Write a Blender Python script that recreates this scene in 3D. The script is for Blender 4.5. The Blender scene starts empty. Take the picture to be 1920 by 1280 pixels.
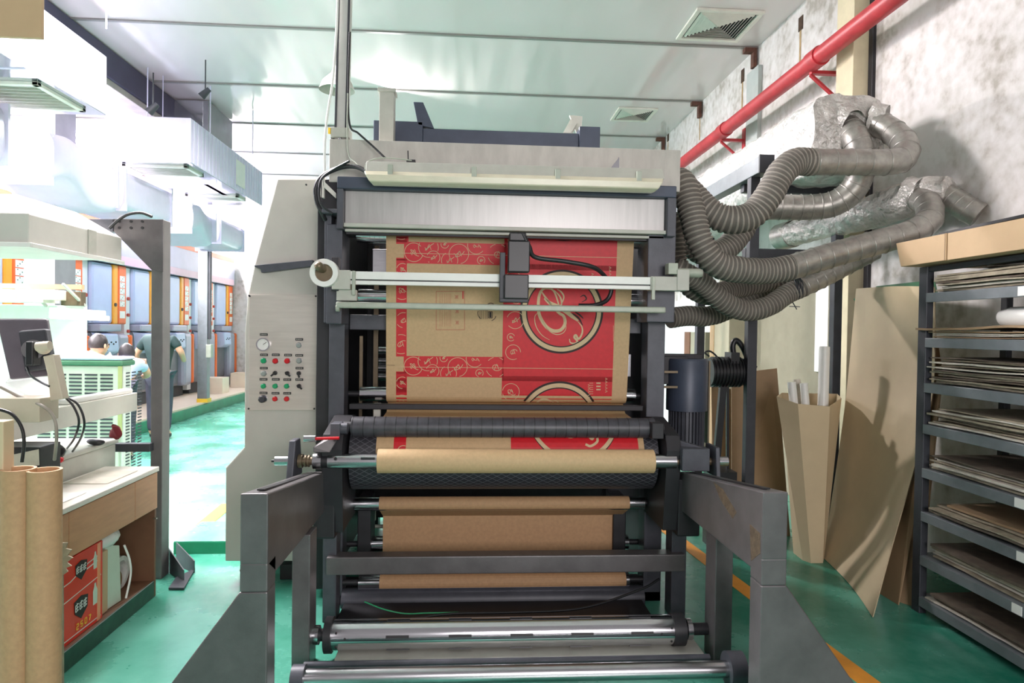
import bpy, bmesh, math, random
from mathutils import Vector, Matrix
random.seed(7)
S = bpy.context.scene
COL = S.collection
PI = math.pi
# ---------------------------------------------------------------- camera
F_PX = 1250.0
YAW, PITCH, ROLL, CAM_H = 0.0664, 0.0168, 0.0140, 1.65
CAM = Vector((0, 0, CAM_H))
_f = Vector((math.sin(YAW)*math.cos(PITCH), math.cos(YAW)*math.cos(PITCH), -math.sin(PITCH)))
_r0 = Vector((math.cos(YAW), -math.sin(YAW), 0))
_u0 = _r0.cross(_f)
_r = _r0*math.cos(ROLL) + _u0*math.sin(ROLL)
_u = _u0*math.cos(ROLL) - _r0*math.sin(ROLL)
cd = bpy.data.cameras.new('camera')
cam = bpy.data.objects.new('camera', cd)
COL.objects.link(cam)
cam.matrix_world = Matrix(((_r.x, _u.x, -_f.x, CAM.x), (_r.y, _u.y, -_f.y, CAM.y), (_r.z, _u.z, -_f.z, CAM.z), (0, 0, 0, 1)))
cd.sensor_width = 36
cd.lens = 36*F_PX/1920
cd.clip_start = 0.05
cd.clip_end = 200
S.camera = cam
# ---------------------------------------------------------------- world, exposure, large lights
w = bpy.data.worlds.new('world')
S.world = w
w.use_nodes = True
w.node_tree.nodes['Background'].inputs[0].default_value = (1.0, 0.955, 0.965, 1)
w.node_tree.nodes['Background'].inputs[1].default_value = 0.22
S.view_settings.view_transform = 'Standard'
S.view_settings.look = 'None'
S.view_settings.gamma = 1
S.view_settings.exposure = 0.5
S.view_settings.use_curve_mapping = False
def area(name, loc, target, sx, sy, power, color=(1, 1, 1)):
    l = bpy.data.lights.new(name, 'AREA')
    l.shape = 'RECTANGLE'; l.size = sx; l.size_y = sy; l.energy = power; l.color = color
    o = bpy.data.objects.new(name, l)
    COL.objects.link(o)
    o.location = loc
    o.rotation_euler = (Vector(target)-Vector(loc)).to_track_quat('-Z', 'Y').to_euler()
    return o
# tube lamps of the bright hall on the left, hung under the ceiling (two rows), and the high bay lamps
for i in range(4):
    area('hall_lamp', (-6.3, 4.5+3.6*i, 4.55), (-6.3, 4.5+3.6*i, 0), 0.5, 2.4, 620, (1, 0.95, 0.98))
area('high_bay_lamp', (-1.2, 9.6, 4.9), (0.4, 7.2, 0), 0.30, 0.30, 190, (1, 0.93, 0.93))
area('high_bay_lamp', (-2.9, 5.05, 4.9), (-2.4, 4.4, 0), 2.0, 1.0, 460, (1, 0.93, 0.94))
# added fill light behind the camera, no known source stands there
area('front_fill', (1.3, -3.2, 2.3), (0.2, 4.0, 1.5), 2.4, 1.8, 160, (1, 0.94, 0.95))
# ---------------------------------------------------------------- photo measurement helpers
def ray(px, py):
    return _f + _r*((px-960)/F_PX) + _u*((640-py)/F_PX)
def PY(px, py, Y):
    d = ray(px, py); return CAM + d*(Y/d.y)
def PX(px, py, X):
    d = ray(px, py); return CAM + d*(X/d.x)
def PZ(px, py, Z):
    d = ray(px, py); return CAM + d*((Z-CAM_H)/d.z)
# ---------------------------------------------------------------- materials
def srgb(r, g, b):
    def c(v):
        v /= 255.0
        return v/12.92 if v <= 0.04045 else ((v+0.055)/1.055)**2.4
    return (c(r), c(g), c(b), 1)
MATS = {}
def mat(name, rgb, rough=0.5, metal=0.0, var=0.12, scale=6.0, bump=0.0, bscale=60.0, emit=0.0, spec=0.5, rgb2=None, stretch=(1, 1, 1), alpha=1.0, trans=0.0, rvar=0.0, lo=0.35, hi=0.65):
    m = bpy.data.materials.new(name); m.use_nodes = True
    nt = m.node_tree; b = nt.nodes['Principled BSDF']
    c = srgb(*rgb)
    b.inputs['Roughness'].default_value = rough
    b.inputs['Metallic'].default_value = metal
    b.inputs['Specular IOR Level'].default_value = spec
    if trans: b.inputs['Transmission Weight'].default_value = trans
    if alpha < 1: b.inputs['Alpha'].default_value = alpha
    tc = nt.nodes.new('ShaderNodeTexCoord'); mp = nt.nodes.new('ShaderNodeMapping')
    mp.inputs['Scale'].default_value = stretch
    nt.links.new(tc.outputs['Object'], mp.inputs['Vector'])
    if var or rgb2:
        n = nt.nodes.new('ShaderNodeTexNoise'); n.inputs['Scale'].default_value = scale
        n.inputs['Detail'].default_value = 6; n.inputs['Roughness'].default_value = 0.6
        nt.links.new(mp.outputs[0], n.inputs['Vector'])
        r = nt.nodes.new('ShaderNodeValToRGB')
        r.color_ramp.elements[0].position = lo; r.color_ramp.elements[1].position = hi
        c2 = srgb(*rgb2) if rgb2 else tuple(min(1, v*(1+var)) for v in c[:3])+(1,)
        c1 = c if rgb2 else tuple(v*(1-var) for v in c[:3])+(1,)
        r.color_ramp.elements[0].color = c1; r.color_ramp.elements[1].color = c2
        nt.links.new(n.outputs['Fac'], r.inputs['Fac'])
        nt.links.new(r.outputs['Color'], b.inputs['Base Color'])
        if rvar:
            mr = nt.nodes.new('ShaderNodeMapRange')
            mr.inputs['To Min'].default_value = max(0.02, rough-rvar); mr.inputs['To Max'].default_value = rough+rvar
            nt.links.new(n.outputs['Fac'], mr.inputs['Value']); nt.links.new(mr.outputs[0], b.inputs['Roughness'])
    else:
        b.inputs['Base Color'].default_value = c
    if bump:
        n2 = nt.nodes.new('ShaderNodeTexNoise'); n2.inputs['Scale'].default_value = bscale; n2.inputs['Detail'].default_value = 4
        nt.links.new(mp.outputs[0], n2.inputs['Vector'])
        bp = nt.nodes.new('ShaderNodeBump'); bp.inputs['Strength'].default_value = bump; bp.inputs['Distance'].default_value = 0.02 if bump < 0.9 else 0.07
        nt.links.new(n2.outputs['Fac'], bp.inputs['Height']); nt.links.new(bp.outputs[0], b.inputs['Normal'])
    if emit:
        b.inputs['Emission Color'].default_value = c; b.inputs['Emission Strength'].default_value = emit
    MATS[name] = m
    return m
M_dark = mat('dark_machine_paint', (74, 76, 84), 0.42, 0.1, 0.15, 9, 0.06, 220)
M_darker = mat('near_black_steel', (38, 38, 42), 0.5, 0.1, 0.2, 8)  # near-black steel for inner plates, journals and rear columns
M_blue = mat('blue_black_paint', (66, 74, 90), 0.42, 0.1, 0.15, 5, 0.04, 160)
M_stand = mat('grey_hammered_paint', (100, 97, 98), 0.34, 0.25, 0.15, 7, 0.08, 260)
M_flexg = mat('hose_groove', (104, 99, 92), 0.7, 0, 0.1, 12)  # groove shade put into the colour to make the hose ribs show
M_rust = mat('rust_patch', (92, 76, 58), 0.8, 0.0, 0.35, 30, 0.3, 120)
M_beige = mat('warm_grey_cabinet_paint', (192, 188, 180), 0.42, 0.0, 0.05, 3, 0.02, 120)
M_panel = mat('brushed_panel', (202, 194, 186), 0.35, 0.25, 0.05, 4, stretch=(1, 1, 12))
M_steel = mat('brushed_steel_panel', (176, 174, 172), 0.36, 0.45, 0.08, 3, stretch=(12, 1, 1), rvar=0.06)
M_grim = mat('weathered_grey_sheet', (186, 183, 175), 0.5, 0.05, 0.09, 5, 0.03, 60, stretch=(3, 1, 1))
M_chrome = mat('polished_chrome', (215, 215, 220), 0.14, 1.0, 0.04, 10, stretch=(1, 14, 14))
M_shaft = mat('ground_steel', (190, 190, 194), 0.24, 1.0, 0.08, 14, stretch=(1, 8, 8))
M_alu = mat('anodised_aluminium', (205, 205, 200), 0.38, 0.4, 0.04, 12)
M_rubber = mat('black_rubber', (66, 66, 72), 0.42, 0.0, 0.2, 20)
M_black = mat('black_plastic', (30, 31, 34), 0.4, 0.0, 0.15, 12)
M_kraft = mat('kraft_paper', (200, 170, 128), 0.62, 0.0, 0.05, 60, 0.02, 300)
M_kraftd = mat('brown_kraft', (184, 146, 108), 0.7, 0.0, 0.07, 50, 0.03, 200)
M_red = mat('red_print', (208, 26, 38), 0.5, 0.0, 0.06, 40)
M_tan = mat('unprinted_line', (214, 190, 150), 0.6, 0, 0.03, 40)
M_ink = mat('black_print', (40, 24, 22), 0.6, 0, 0.05, 40)
M_redink = mat('dull_red_ink', (180, 72, 60), 0.6, 0, 0.05, 40)
M_bar = mat('pale_green_grey_bar', (168, 174, 160), 0.45, 0.1, 0.08, 14)
M_lampcover = mat('yellowed_lamp_cover', (214, 208, 184), 0.3, 0, 0.06, 8, stretch=(1, 3, 3))
M_lampbody = mat('lamp_tray_grey', (186, 186, 176), 0.45, 0, 0.06, 10)
M_white = mat('white_plastic', (235, 235, 230), 0.4, 0, 0.03, 10)
M_cream = mat('cream_paint', (222, 219, 208), 0.4, 0, 0.05, 6)
M_hood = mat('grey_white_sheet_metal', (206, 204, 196), 0.4, 0.05, 0.05, 4)
M_flex = mat('grey_flexible_hose', (148, 142, 132), 0.55, 0.1, 0.14, 12)
M_spiral = mat('galvanised_pipe', (158, 155, 148), 0.36, 0.55, 0.18, 16, 0.04, 90, rvar=0.08)
M_foil = mat('wrinkled_foil', (214, 212, 208), 0.34, 0.2, 0.10, 5, 1.0, 9)
M_foild = mat('dull_foil', (196, 192, 186), 0.34, 0.2, 0.2, 9, 1.0, 12)
M_galv = mat('galvanised_duct', (222, 218, 240), 0.3, 0.1, 0.05, 3, stretch=(1, 1, 1))
M_galvm = mat('mirror_galvanised_duct', (205, 208, 214), 0.10, 0.85, 0.05, 3, 0.05, 8)
M_cloth = mat('white_canvas_duct', (228, 222, 244), 0.8, 0, 0.03, 4, 0.1, 12)
M_board = mat('kraft_board', (206, 186, 152), 0.6, 0, 0.05, 3, 0.02, 30)
M_boardd = mat('brown_board', (150, 124, 94), 0.7, 0, 0.08, 5)
M_carton = mat('carton_brown', (198, 168, 132), 0.7, 0, 0.04, 6)
M_sheet = mat('aged_sheet', (150, 140, 120), 0.7, 0, 0.2, 18)
M_sheet2 = mat('pale_sheet', (205, 198, 184), 0.6, 0, 0.12, 14)
M_sheet3 = mat('dark_sheet', (96, 84, 72), 0.7, 0, 0.25, 16)
M_shelf = mat('grey_blue_shelf_steel', (120, 126, 130), 0.4, 0.2, 0.12, 8)
M_post = mat('dark_post_paint', (58, 60, 66), 0.5, 0.1, 0.15, 8)
M_redpipe = mat('red_pipe_paint', (178, 48, 56), 0.42, 0, 0.15, 6)
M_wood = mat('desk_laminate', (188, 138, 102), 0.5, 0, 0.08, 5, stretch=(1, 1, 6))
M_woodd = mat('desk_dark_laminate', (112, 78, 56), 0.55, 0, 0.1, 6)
M_desktop = mat('worn_white_top', (222, 216, 206), 0.28, 0, 0.1, 3)
M_orange = mat('orange_carton', (228, 46, 22), 0.35, 0, 0.05, 6)
M_green = mat('green_plastic', (78, 126, 96), 0.4, 0, 0.06, 8)
M_palegreen = mat('pale_green_plastic', (202, 212, 194), 0.45, 0, 0.04, 8)
M_curb = mat('green_curb_paint', (30, 128, 92), 0.4, 0, 0.15, 4)
M_btn_g = mat('green_button', (20, 160, 105), 0.25, 0, 0.02, 5)
M_btn_r = mat('red_button', (205, 30, 40), 0.25, 0, 0.02, 5)
M_btn_k = mat('grey_lamp_lens', (150, 158, 154), 0.25, 0, 0.02, 5)
M_skin = mat('skin', (206, 158, 130), 0.5, 0, 0.05, 8)
M_hair = mat('dark_hair', (44, 38, 40), 0.5, 0, 0.3, 60)
M_shirt = mat('white_shirt', (225, 228, 235), 0.8, 0, 0.05, 10)
M_shirtd = mat('dark_green_shirt', (40, 62, 62), 0.8, 0, 0.1, 10)
M_trouser = mat('dark_trousers', (60, 62, 76), 0.8, 0, 0.1, 10)
M_porange = mat('press_orange', (236, 106, 42), 0.35, 0, 0.04, 4)
M_pyellow = mat('press_yellow_orange', (246, 168, 52), 0.35, 0, 0.05, 4)
M_pgrey = mat('press_violet_grey', (160, 164, 182), 0.3, 0.1, 0.04, 4)
M_pblue = mat('press_pale_blue', (186, 200, 232), 0.3, 0.0, 0.04, 3)
M_pdark = mat('press_dark_grey', (110, 110, 118), 0.4, 0.1, 0.1, 5)
M_plat = mat('cream_platform', (236, 222, 200), 0.5, 0, 0.04, 3)
M_glow = mat('lit_tube', (255, 255, 250), 0.4, 0, 0, 3, emit=9.0)
M_yellow = mat('yellow_paint', (240, 200, 60), 0.5, 0, 0.06, 8)
M_clearbag = mat('thin_plastic_bag', (224, 222, 216), 0.25, 0, 0.05, 12, 0.6, 14)
M_brass = mat('brown_brass', (118, 104, 84), 0.4, 0.5, 0.1, 14)
M_greencable = mat('green_wire', (60, 175, 120), 0.4, 0, 0.05, 5)
# ---------------------------------------------------------------- mesh builder
WLOC = {}
def tag(o, label=None, cat=None, group=None, kind=None):
    if label: o['label'] = label
    if cat: o['category'] = cat
    if group: o['group'] = group
    if kind: o['kind'] = kind
    return o
def thing(name, label, cat, loc=(0, 0, 0), group=None):
    o = bpy.data.objects.new(name, None); COL.objects.link(o)
    o.empty_display_size = 0.05
    o.location = loc; WLOC[o.name] = Vector(loc)
    return tag(o, label, cat, group)
class MB:
    def __init__(s): s.v = []; s.f = []; s.mi = []; s.sm = []; s.xf = None
    def _add(s, vs, fs, mi=0, sm=False):
        n = len(s.v)
        s.v += [(s.xf @ Vector(a)) if s.xf else Vector(a) for a in vs]
        for f in fs:
            s.f.append([n+i for i in f]); s.mi.append(mi); s.sm.append(sm)
    def box(s, x0, x1, y0, y1, z0, z1, mi=0):
        x0, x1 = min(x0, x1), max(x0, x1); y0, y1 = min(y0, y1), max(y0, y1); z0, z1 = min(z0, z1), max(z0, z1)
        s._add([(x0, y0, z0), (x1, y0, z0), (x1, y1, z0), (x0, y1, z0), (x0, y0, z1), (x1, y0, z1), (x1, y1, z1), (x0, y1, z1)],
               [(0, 3, 2, 1), (4, 5, 6, 7), (0, 1, 5, 4), (1, 2, 6, 5), (2, 3, 7, 6), (3, 0, 4, 7)], mi)
        return s
    def bar(s, a, b, wd, ht, mi=0, up=(0, 0, 1)):
        a = Vector(a); b = Vector(b); d = (b-a).normalized(); up = Vector(up)
        if abs(d.dot(up)) > 0.98: up = Vector((0, 1, 0))
        sd = d.cross(up).normalized()*wd/2; u = sd.cross(d).normalized()*ht/2
        vs = [a-sd-u, a+sd-u, a+sd+u, a-sd+u, b-sd-u, b+sd-u, b+sd+u, b-sd+u]
        s._add(vs, [(0, 3, 2, 1), (4, 5, 6, 7), (0, 1, 5, 4), (1, 2, 6, 5), (2, 3, 7, 6), (3, 0, 4, 7)][::1], mi)
        return s
    def hexa(s, vs, mi=0):   # 4 bottom ccw, 4 top ccw
        s._add(vs, [(0, 3, 2, 1), (4, 5, 6, 7), (0, 1, 5, 4), (1, 2, 6, 5), (2, 3, 7, 6), (3, 0, 4, 7)], mi); return s
    def prism(s, poly, off, mi=0):   # polygon of 3d points extruded by off
        off = Vector(off); n = len(poly); p = [Vector(a) for a in poly]
        s._add(p+[a+off for a in p], [tuple(range(n))[::-1], tuple(range(n, 2*n))]+[(i, (i+1) % n, n+(i+1) % n, n+i) for i in range(n)], mi)
        return s
    def tube(s, pts, r, seg=12, mi=0, caps=True, sm=True, closed=False):
        pts = [Vector(p) for p in pts]; n = len(pts)
        rs = r if isinstance(r, (list, tuple)) else [r]*n
        vs = []; up = None
        for i, p in enumerate(pts):
            if closed: d = pts[(i+1) % n]-pts[i-1]
            else: d = (pts[min(i+1, n-1)]-pts[max(i-1, 0)])
            if d.length < 1e-9: d = Vector((0, 0, 1))
            d.normalize()
            if up is None:
                up = Vector((0, 0, 1)) if abs(d.z) < 0.9 else Vector((0, 1, 0))
            x = up.cross(d)
            if x.length < 1e-6: x = Vector((1, 0, 0)).cross(d)
            x.normalize(); y = d.cross(x); up = y
            for k in range(seg):
                a = 2*PI*k/seg
                vs.append(p+x*(math.cos(a)*rs[i])+y*(math.sin(a)*rs[i]))
        fs = []
        for i in range(n if closed else n-1):
            j = (i+1) % n
            for k in range(seg):
                k2 = (k+1) % seg
                fs.append((i*seg+k, i*seg+k2, j*seg+k2, j*seg+k))
        s._add(vs, fs, mi, sm)
        if caps and not closed:
            s._add(vs[:seg], [tuple(range(seg))[::-1]], mi); s._add(vs[-seg:], [tuple(range(seg))], mi)
        return s
    def cyl(s, a, b, r, seg=24, mi=0, r2=None):
        return s.tube([a, b], [r, r if r2 is None else r2], seg, mi)
    def ring(s, a, b, ro, ri, seg=24, mi=0):   # hollow cylinder
        a = Vector(a); b = Vector(b); d = (b-a).normalized()
        x = (Vector((0, 0, 1)) if abs(d.z) < 0.9 else Vector((0, 1, 0))).cross(d).normalized(); y = d.cross(x)
        vs = []
        for p, rr in ((a, ro), (b, ro), (b, ri), (a, ri)):
            for k in range(seg):
                t = 2*PI*k/seg; vs.append(p+x*math.cos(t)*rr+y*math.sin(t)*rr)
        for q in range(4):
            q2 = (q+1) % 4
            s._add([*vs[q*seg:(q+1)*seg], *vs[q2*seg:(q2+1)*seg]], [(k, (k+1) % seg, seg+(k+1) % seg, seg+k) for k in range(seg)], mi, q in (0, 2))
        return s
    def sphere(s, c, r, mi=0, seg=14, rings=8, sc=(1, 1, 1)):
        c = Vector(c); vs = [c+Vector((0, 0, r*sc[2]))]
        for i in range(1, rings):
            t = PI*i/rings
            for k in range(seg):
                a = 2*PI*k/seg; vs.append(c+Vector((r*math.sin(t)*math.cos(a)*sc[0], r*math.sin(t)*math.sin(a)*sc[1], r*math.cos(t)*sc[2])))
        vs.append(c-Vector((0, 0, r*sc[2]))); fs = []
        for k in range(seg):
            fs.append((0, 1+k, 1+(k+1) % seg)); fs.append((len(vs)-1, 1+(rings-2)*seg+(k+1) % seg, 1+(rings-2)*seg+k))
        for i in range(rings-2):
            for k in range(seg):
                a = 1+i*seg+k; b = 1+i*seg+(k+1) % seg; fs.append((a, a+seg, b+seg, b))
        s._add(vs, fs, mi, True); return s
    def split(s, name, mats, parent=None, **k):   # one object per loose piece
        key = {}; par = list(range(len(s.v)))
        def fd(a):
            while par[a] != a: par[a] = par[par[a]]; a = par[a]
            return a
        for i, p in enumerate(s.v):
            kk = (round(p.x, 5), round(p.y, 5), round(p.z, 5))
            if kk in key: par[fd(i)] = fd(key[kk])
            else: key[kk] = i
        for f in s.f:
            for i in f[1:]: par[fd(i)] = fd(f[0])
        comps = {}
        for n_, f in enumerate(s.f): comps.setdefault(fd(f[0]), []).append(n_)
        out = []
        for fs in comps.values():
            m_ = MB(); mp = {}
            for n_ in fs:
                f = []
                for i in s.f[n_]:
                    if i not in mp: mp[i] = len(m_.v); m_.v.append(s.v[i])
                    f.append(mp[i])
                m_.f.append(f); m_.mi.append(s.mi[n_]); m_.sm.append(s.sm[n_])
            out.append(m_.build(name, mats, parent, **k))
        return out
    def build(s, name, mats, parent=None, label=None, cat=None, group=None, kind=None, bevel=0.0, origin=None, fix=True):
        if not isinstance(mats, (list, tuple)): mats = [mats]
        if parent is not None: o0 = WLOC[parent.name]; 
        elif origin is not None: o0 = Vector(origin)
        else:
            n = len(s.v); o0 = Vector((sum(p.x for p in s.v)/n, sum(p.y for p in s.v)/n, min(p.z for p in s.v)))
        me = bpy.data.meshes.new(name)
        me.from_pydata([tuple(p-o0) for p in s.v], [], s.f)
        for m in mats: me.materials.append(m)
        me.polygons.foreach_set('material_index', s.mi)
        me.polygons.foreach_set('use_smooth', s.sm)
        me.update()
        if fix:
            bm = bmesh.new(); bm.from_mesh(me); bmesh.ops.recalc_face_normals(bm, faces=bm.faces); bm.to_mesh(me); bm.free()
        o = bpy.data.objects.new(name, me); COL.objects.link(o)
        if parent is not None:
            o.parent = parent; WLOC[o.name] = o0.copy()
        else:
            o.location = o0; WLOC[o.name] = o0.copy()
        if bevel:
            b = o.modifiers.new('bevel', 'BEVEL'); b.width = bevel; b.segments = 2; b.limit_method = 'ANGLE'; b.angle_limit = math.radians(50)
        return tag(o, label, cat, group, kind)
def box(name, m, x0, x1, y0, y1, z0, z1, parent=None, bevel=0.004, **k):
    return MB().box(x0, x1, y0, y1, z0, z1).build(name, m, parent, bevel=bevel, **k)
def rollx(name, m, x0, x1, y, z, r, parent=None, seg=40, **k):
    return MB().cyl((x0, y, z), (x1, y, z), r, seg).build(name, m, parent, **k)
def smooth_path(pts, n=10):   # catmull-rom
    P = [Vector(p) for p in pts]; out = []
    P = [P[0]*2-P[1]]+P+[P[-1]*2-P[-2]]
    for i in range(1, len(P)-2):
        for k in range(n):
            t = k/n; a, b, c, d = P[i-1], P[i], P[i+1], P[i+2]
            out.append(0.5*((2*b)+(c-a)*t+(2*a-5*b+4*c-d)*t*t+(-a+3*b-3*c+d)*t**3))
    out.append(P[-2]); return out
def resample(pts, step):
    out = [pts[0]]; acc = 0.0
    for i in range(1, len(pts)):
        a, b = pts[i-1], pts[i]; L = (b-a).length
        while L and acc+L >= step:
            t = (step-acc)/L; a = a.lerp(b, t); out.append(a.copy()); L = (b-a).length; acc = 0.0
        acc += L
    return out
def cable(name, pts, r, m, label=None, cat='cable', parent=None, group=None, n=8):
    mb = MB().tube(smooth_path(pts, n), r, 7)
    return mb.build(name, m, parent, label, None if parent else cat, group)
def dup(root, loc, label=None):
    def cp(o, parent):
        c = o.copy(); COL.objects.link(c); c.parent = parent
        for ch in list(o.children): cp(ch, c)
        return c
    c = cp(root, None); c.location = loc
    if label: c['label'] = label
    WLOC[c.name] = Vector(loc)
    return c
# ================================================================ THE SETTING
ZC = 5.0; XW = 3.34; YB = 17.0
# floor: teal epoxy with yellow lines, worn
m = bpy.data.materials.new('teal_epoxy_floor'); m.use_nodes = True; nt = m.node_tree; b = nt.nodes['Principled BSDF']
tc = nt.nodes.new('ShaderNodeTexCoord'); n = nt.nodes.new('ShaderNodeTexNoise'); n.inputs['Scale'].default_value = 1.3; n.inputs['Detail'].default_value = 8; n.inputs['Roughness'].default_value = 0.62
nt.links.new(tc.outputs['Object'], n.inputs['Vector'])
r = nt.nodes.new('ShaderNodeValToRGB'); r.color_ramp.elements[0].position = 0.35; r.color_ramp.elements[1].position = 0.62
r.color_ramp.elements[0].color = srgb(34, 122, 98); r.color_ramp.elements[1].color = srgb(94, 168, 148)
nt.links.new(n.outputs['Fac'], r.inputs['Fac']); nt.links.new(r.outputs[0], b.inputs['Base Color'])
mr = nt.nodes.new('ShaderNodeMapRange'); mr.inputs['To Min'].default_value = 0.12; mr.inputs['To Max'].default_value = 0.42
nt.links.new(n.outputs['Fac'], mr.inputs['Value']); nt.links.new(mr.outputs[0], b.inputs['Roughness'])
M_floor = m
box('floor', M_floor, -10, XW+0.3, -1.5, YB, -0.1, 0.0, bevel=0, kind='structure')
# painted floor lines
_a = PZ(1397, 1105, 0); _b = PZ(1592, 1252, 0); _d = (_b-_a).normalized()
MB().bar(_a-_d*1.6+Vector((0, 0, .0015)), _b+_d*1.2+Vector((0, 0, .0015)), .11, .003).build('trim_1', mat('orange_floor_line', (226, 150, 50), .5, 0, .08, 8), kind='structure')
a0 = PZ(372, 992, 0); a1 = PZ(425, 945, 0)
MB().prism([a0+Vector((-.06, 0, .001)), a0+Vector((.06, 0, .001)), a1+Vector((.08, 0, .001)), a1+Vector((-.05, 0, .001))], (0, 0, .003)).build('trim_2', M_yellow, kind='structure')
# ceiling : glossy white sandwich panels
m = bpy.data.materials.new('glossy_ceiling_panel'); m.use_nodes = True; nt = m.node_tree; b = nt.nodes['Principled BSDF']
b.inputs['Base Color'].default_value = srgb(222, 213, 212); b.inputs['Roughness'].default_value = 0.12; b.inputs['Specular IOR Level'].default_value = 0.6
tc = nt.nodes.new('ShaderNodeTexCoord'); mp = nt.nodes.new('ShaderNodeMapping'); mp.inputs['Scale'].default_value = (0.9, 0.12, 1)
n = nt.nodes.new('ShaderNodeTexNoise'); n.inputs['Scale'].default_value = 1.6; n.inputs['Detail'].default_value = 2
nt.links.new(tc.outputs['Object'], mp.inputs['Vector']); nt.links.new(mp.outputs[0], n.inputs['Vector'])
bp = nt.nodes.new('ShaderNodeBump'); bp.inputs['Strength'].default_value = 0.35; bp.inputs['Distance'].default_value = 0.15
nt.links.new(n.outputs['Fac'], bp.inputs['Height']); nt.links.new(bp.outputs[0], b.inputs['Normal'])
M_ceil = m
box('ceiling', M_ceil, -10, XW+0.3, 1.0, YB, ZC, ZC+0.1, bevel=0, kind='structure')
# cross seams
ks = 3
M_seam = mat('seam_strip', (140, 138, 134), 0.4, 0.2, 0.05, 5)
for i, y in enumerate((5.82, 7.66, 9.5, 11.3, 13.15, 15.0)):
    box('trim_%d' % ks, M_seam, -6.6 if i < 3 else -9.9, XW, y-0.022, y+0.022, ZC-0.02, ZC, bevel=0.003, kind='structure'); ks += 1
# concrete right wall
m = bpy.data.materials.new('raw_plaster_wall'); m.use_nodes = True; nt = m.node_tree; b = nt.nodes['Principled BSDF']
tc = nt.nodes.new('ShaderNodeTexCoord')
n1 = nt.nodes.new('ShaderNodeTexNoise'); n1.inputs['Scale'].default_value = 1.5; n1.inputs['Detail'].default_value = 8; n1.inputs['Roughness'].default_value = 0.65
n2 = nt.nodes.new('ShaderNodeTexNoise'); n2.inputs['Scale'].default_value = 11; n2.inputs['Detail'].default_value = 6
nt.links.new(tc.outputs['Object'], n1.inputs['Vector']); nt.links.new(tc.outputs['Object'], n2.inputs['Vector'])
mx = nt.nodes.new('ShaderNodeMath'); mx.operation = 'ADD'; nt.links.new(n1.outputs['Fac'], mx.inputs[0])
m2 = nt.nodes.new('ShaderNodeMath'); m2.operation = 'MULTIPLY'; m2.inputs[1].default_value = 0.6; nt.links.new(n2.outputs['Fac'], m2.inputs[0]); nt.links.new(m2.outputs[0], mx.inputs[1])
r = nt.nodes.new('ShaderNodeValToRGB'); r.color_ramp.elements[0].position = 0.60; r.color_ramp.elements[1].position = 0.92
r.color_ramp.elements[0].color = srgb(168, 162, 152); r.color_ramp.elements[1].color = srgb(222, 219, 217)
e = r.color_ramp.elements.new(0.74); e.color = srgb(203, 199, 194)
nt.links.new(mx.outputs[0], r.inputs['Fac']); nt.links.new(r.outputs[0], b.inputs['Base Color']); b.inputs['Roughness'].default_value = 0.85
bp = nt.nodes.new('ShaderNodeBump'); bp.inputs['Strength'].default_value = 0.3; nt.links.new(n2.outputs['Fac'], bp.inputs['Height']); nt.links.new(bp.outputs[0], b.inputs['Normal'])
M_wall = m
box('wall_right', M_wall, XW, XW+0.2, 1.2, YB, 0, ZC, bevel=0, kind='structure')
box('wall_back', M_wall, -10, XW+0.2, YB, YB+0.2, 0, ZC, bevel=0, kind='structure')
M_wl = mat('white_hall_wall', (236, 238, 240), 0.6, 0, 0.03, 2)
box('wall_left', M_wl, -9.2, -9.0, 1.5, YB, 0, ZC, bevel=0, kind='structure')
# ledge under the red pipe, pilaster and recess pockets on the right wall
M_ledge = mat('ledge_grey', (176, 172, 164), 0.8, 0, 0.1, 6)
box('trim_%d' % ks, M_ledge, XW-0.05, XW, 5.45, YB, 3.63, 3.69, bevel=0.004, kind='structure'); ks += 1
M_pil = mat('cream_pilaster', (206, 196, 164), 0.7, 0, 0.08, 5)
p = PX(1597, 80, XW-0.1)
box('trim_%d' % ks, M_pil, XW-0.16, XW, p.y-0.13, p.y+0.13, 0, ZC, kind='structure'); ks += 1
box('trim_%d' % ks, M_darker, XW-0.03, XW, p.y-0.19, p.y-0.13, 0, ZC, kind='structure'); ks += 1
p = PX(1412, 150, XW-0.04)
M_stripg = mat('pale_grey_strip', (176, 184, 180), 0.6, 0, 0.06, 5)
box('trim_%d' % ks, M_stripg, XW-0.05, XW, p.y-0.16, p.y+0.16, 0, p.z+0.12, kind='structure'); ks += 1
M_pocket = mat('rusty_pocket', (70, 52, 38), 0.9, 0, 0.4, 20)
for (px, py, h) in ((1502, 44, .14), (1393, 142, .16), (1313, 208, .14), (1253, 257, .14)):
    p = PX(px, py, XW); 
    MB().box(XW-0.006, XW+0.01, p.y-0.045, p.y+0.045, p.z-h/2, p.z+h/2).box(XW-0.004, XW+0.01, p.y-0.012, p.y+0.02, p.z-h/2-0.35, p.z-h/2, 1).build('trim_%d' % ks, [M_pocket, mat('rust_streak', (176, 150, 110), 0.9, 0, 0.2, 9)], kind='structure'); ks += 1
# rusty seam brackets where the ceiling seams meet the wall
for y in (7.66, 9.5, 11.3):
    MB().box(XW-0.16, XW-0.02, y-0.04, y+0.04, ZC-0.07, ZC-0.02).box(XW-0.06, XW-0.02, y-0.04, y+0.04, ZC-0.24, ZC-0.07).build('steel_bracket', mat('brown_rust', (96, 62, 50), .8, 0, .3, 12), label='rusty angle bracket under ceiling seam %s' % {7.66: 'nearest the square air grille', 9.5: 'between the two square air grilles', 11.3: 'farthest away over the machine'}[y], cat='bracket', group='rusty ceiling brackets')
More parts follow.
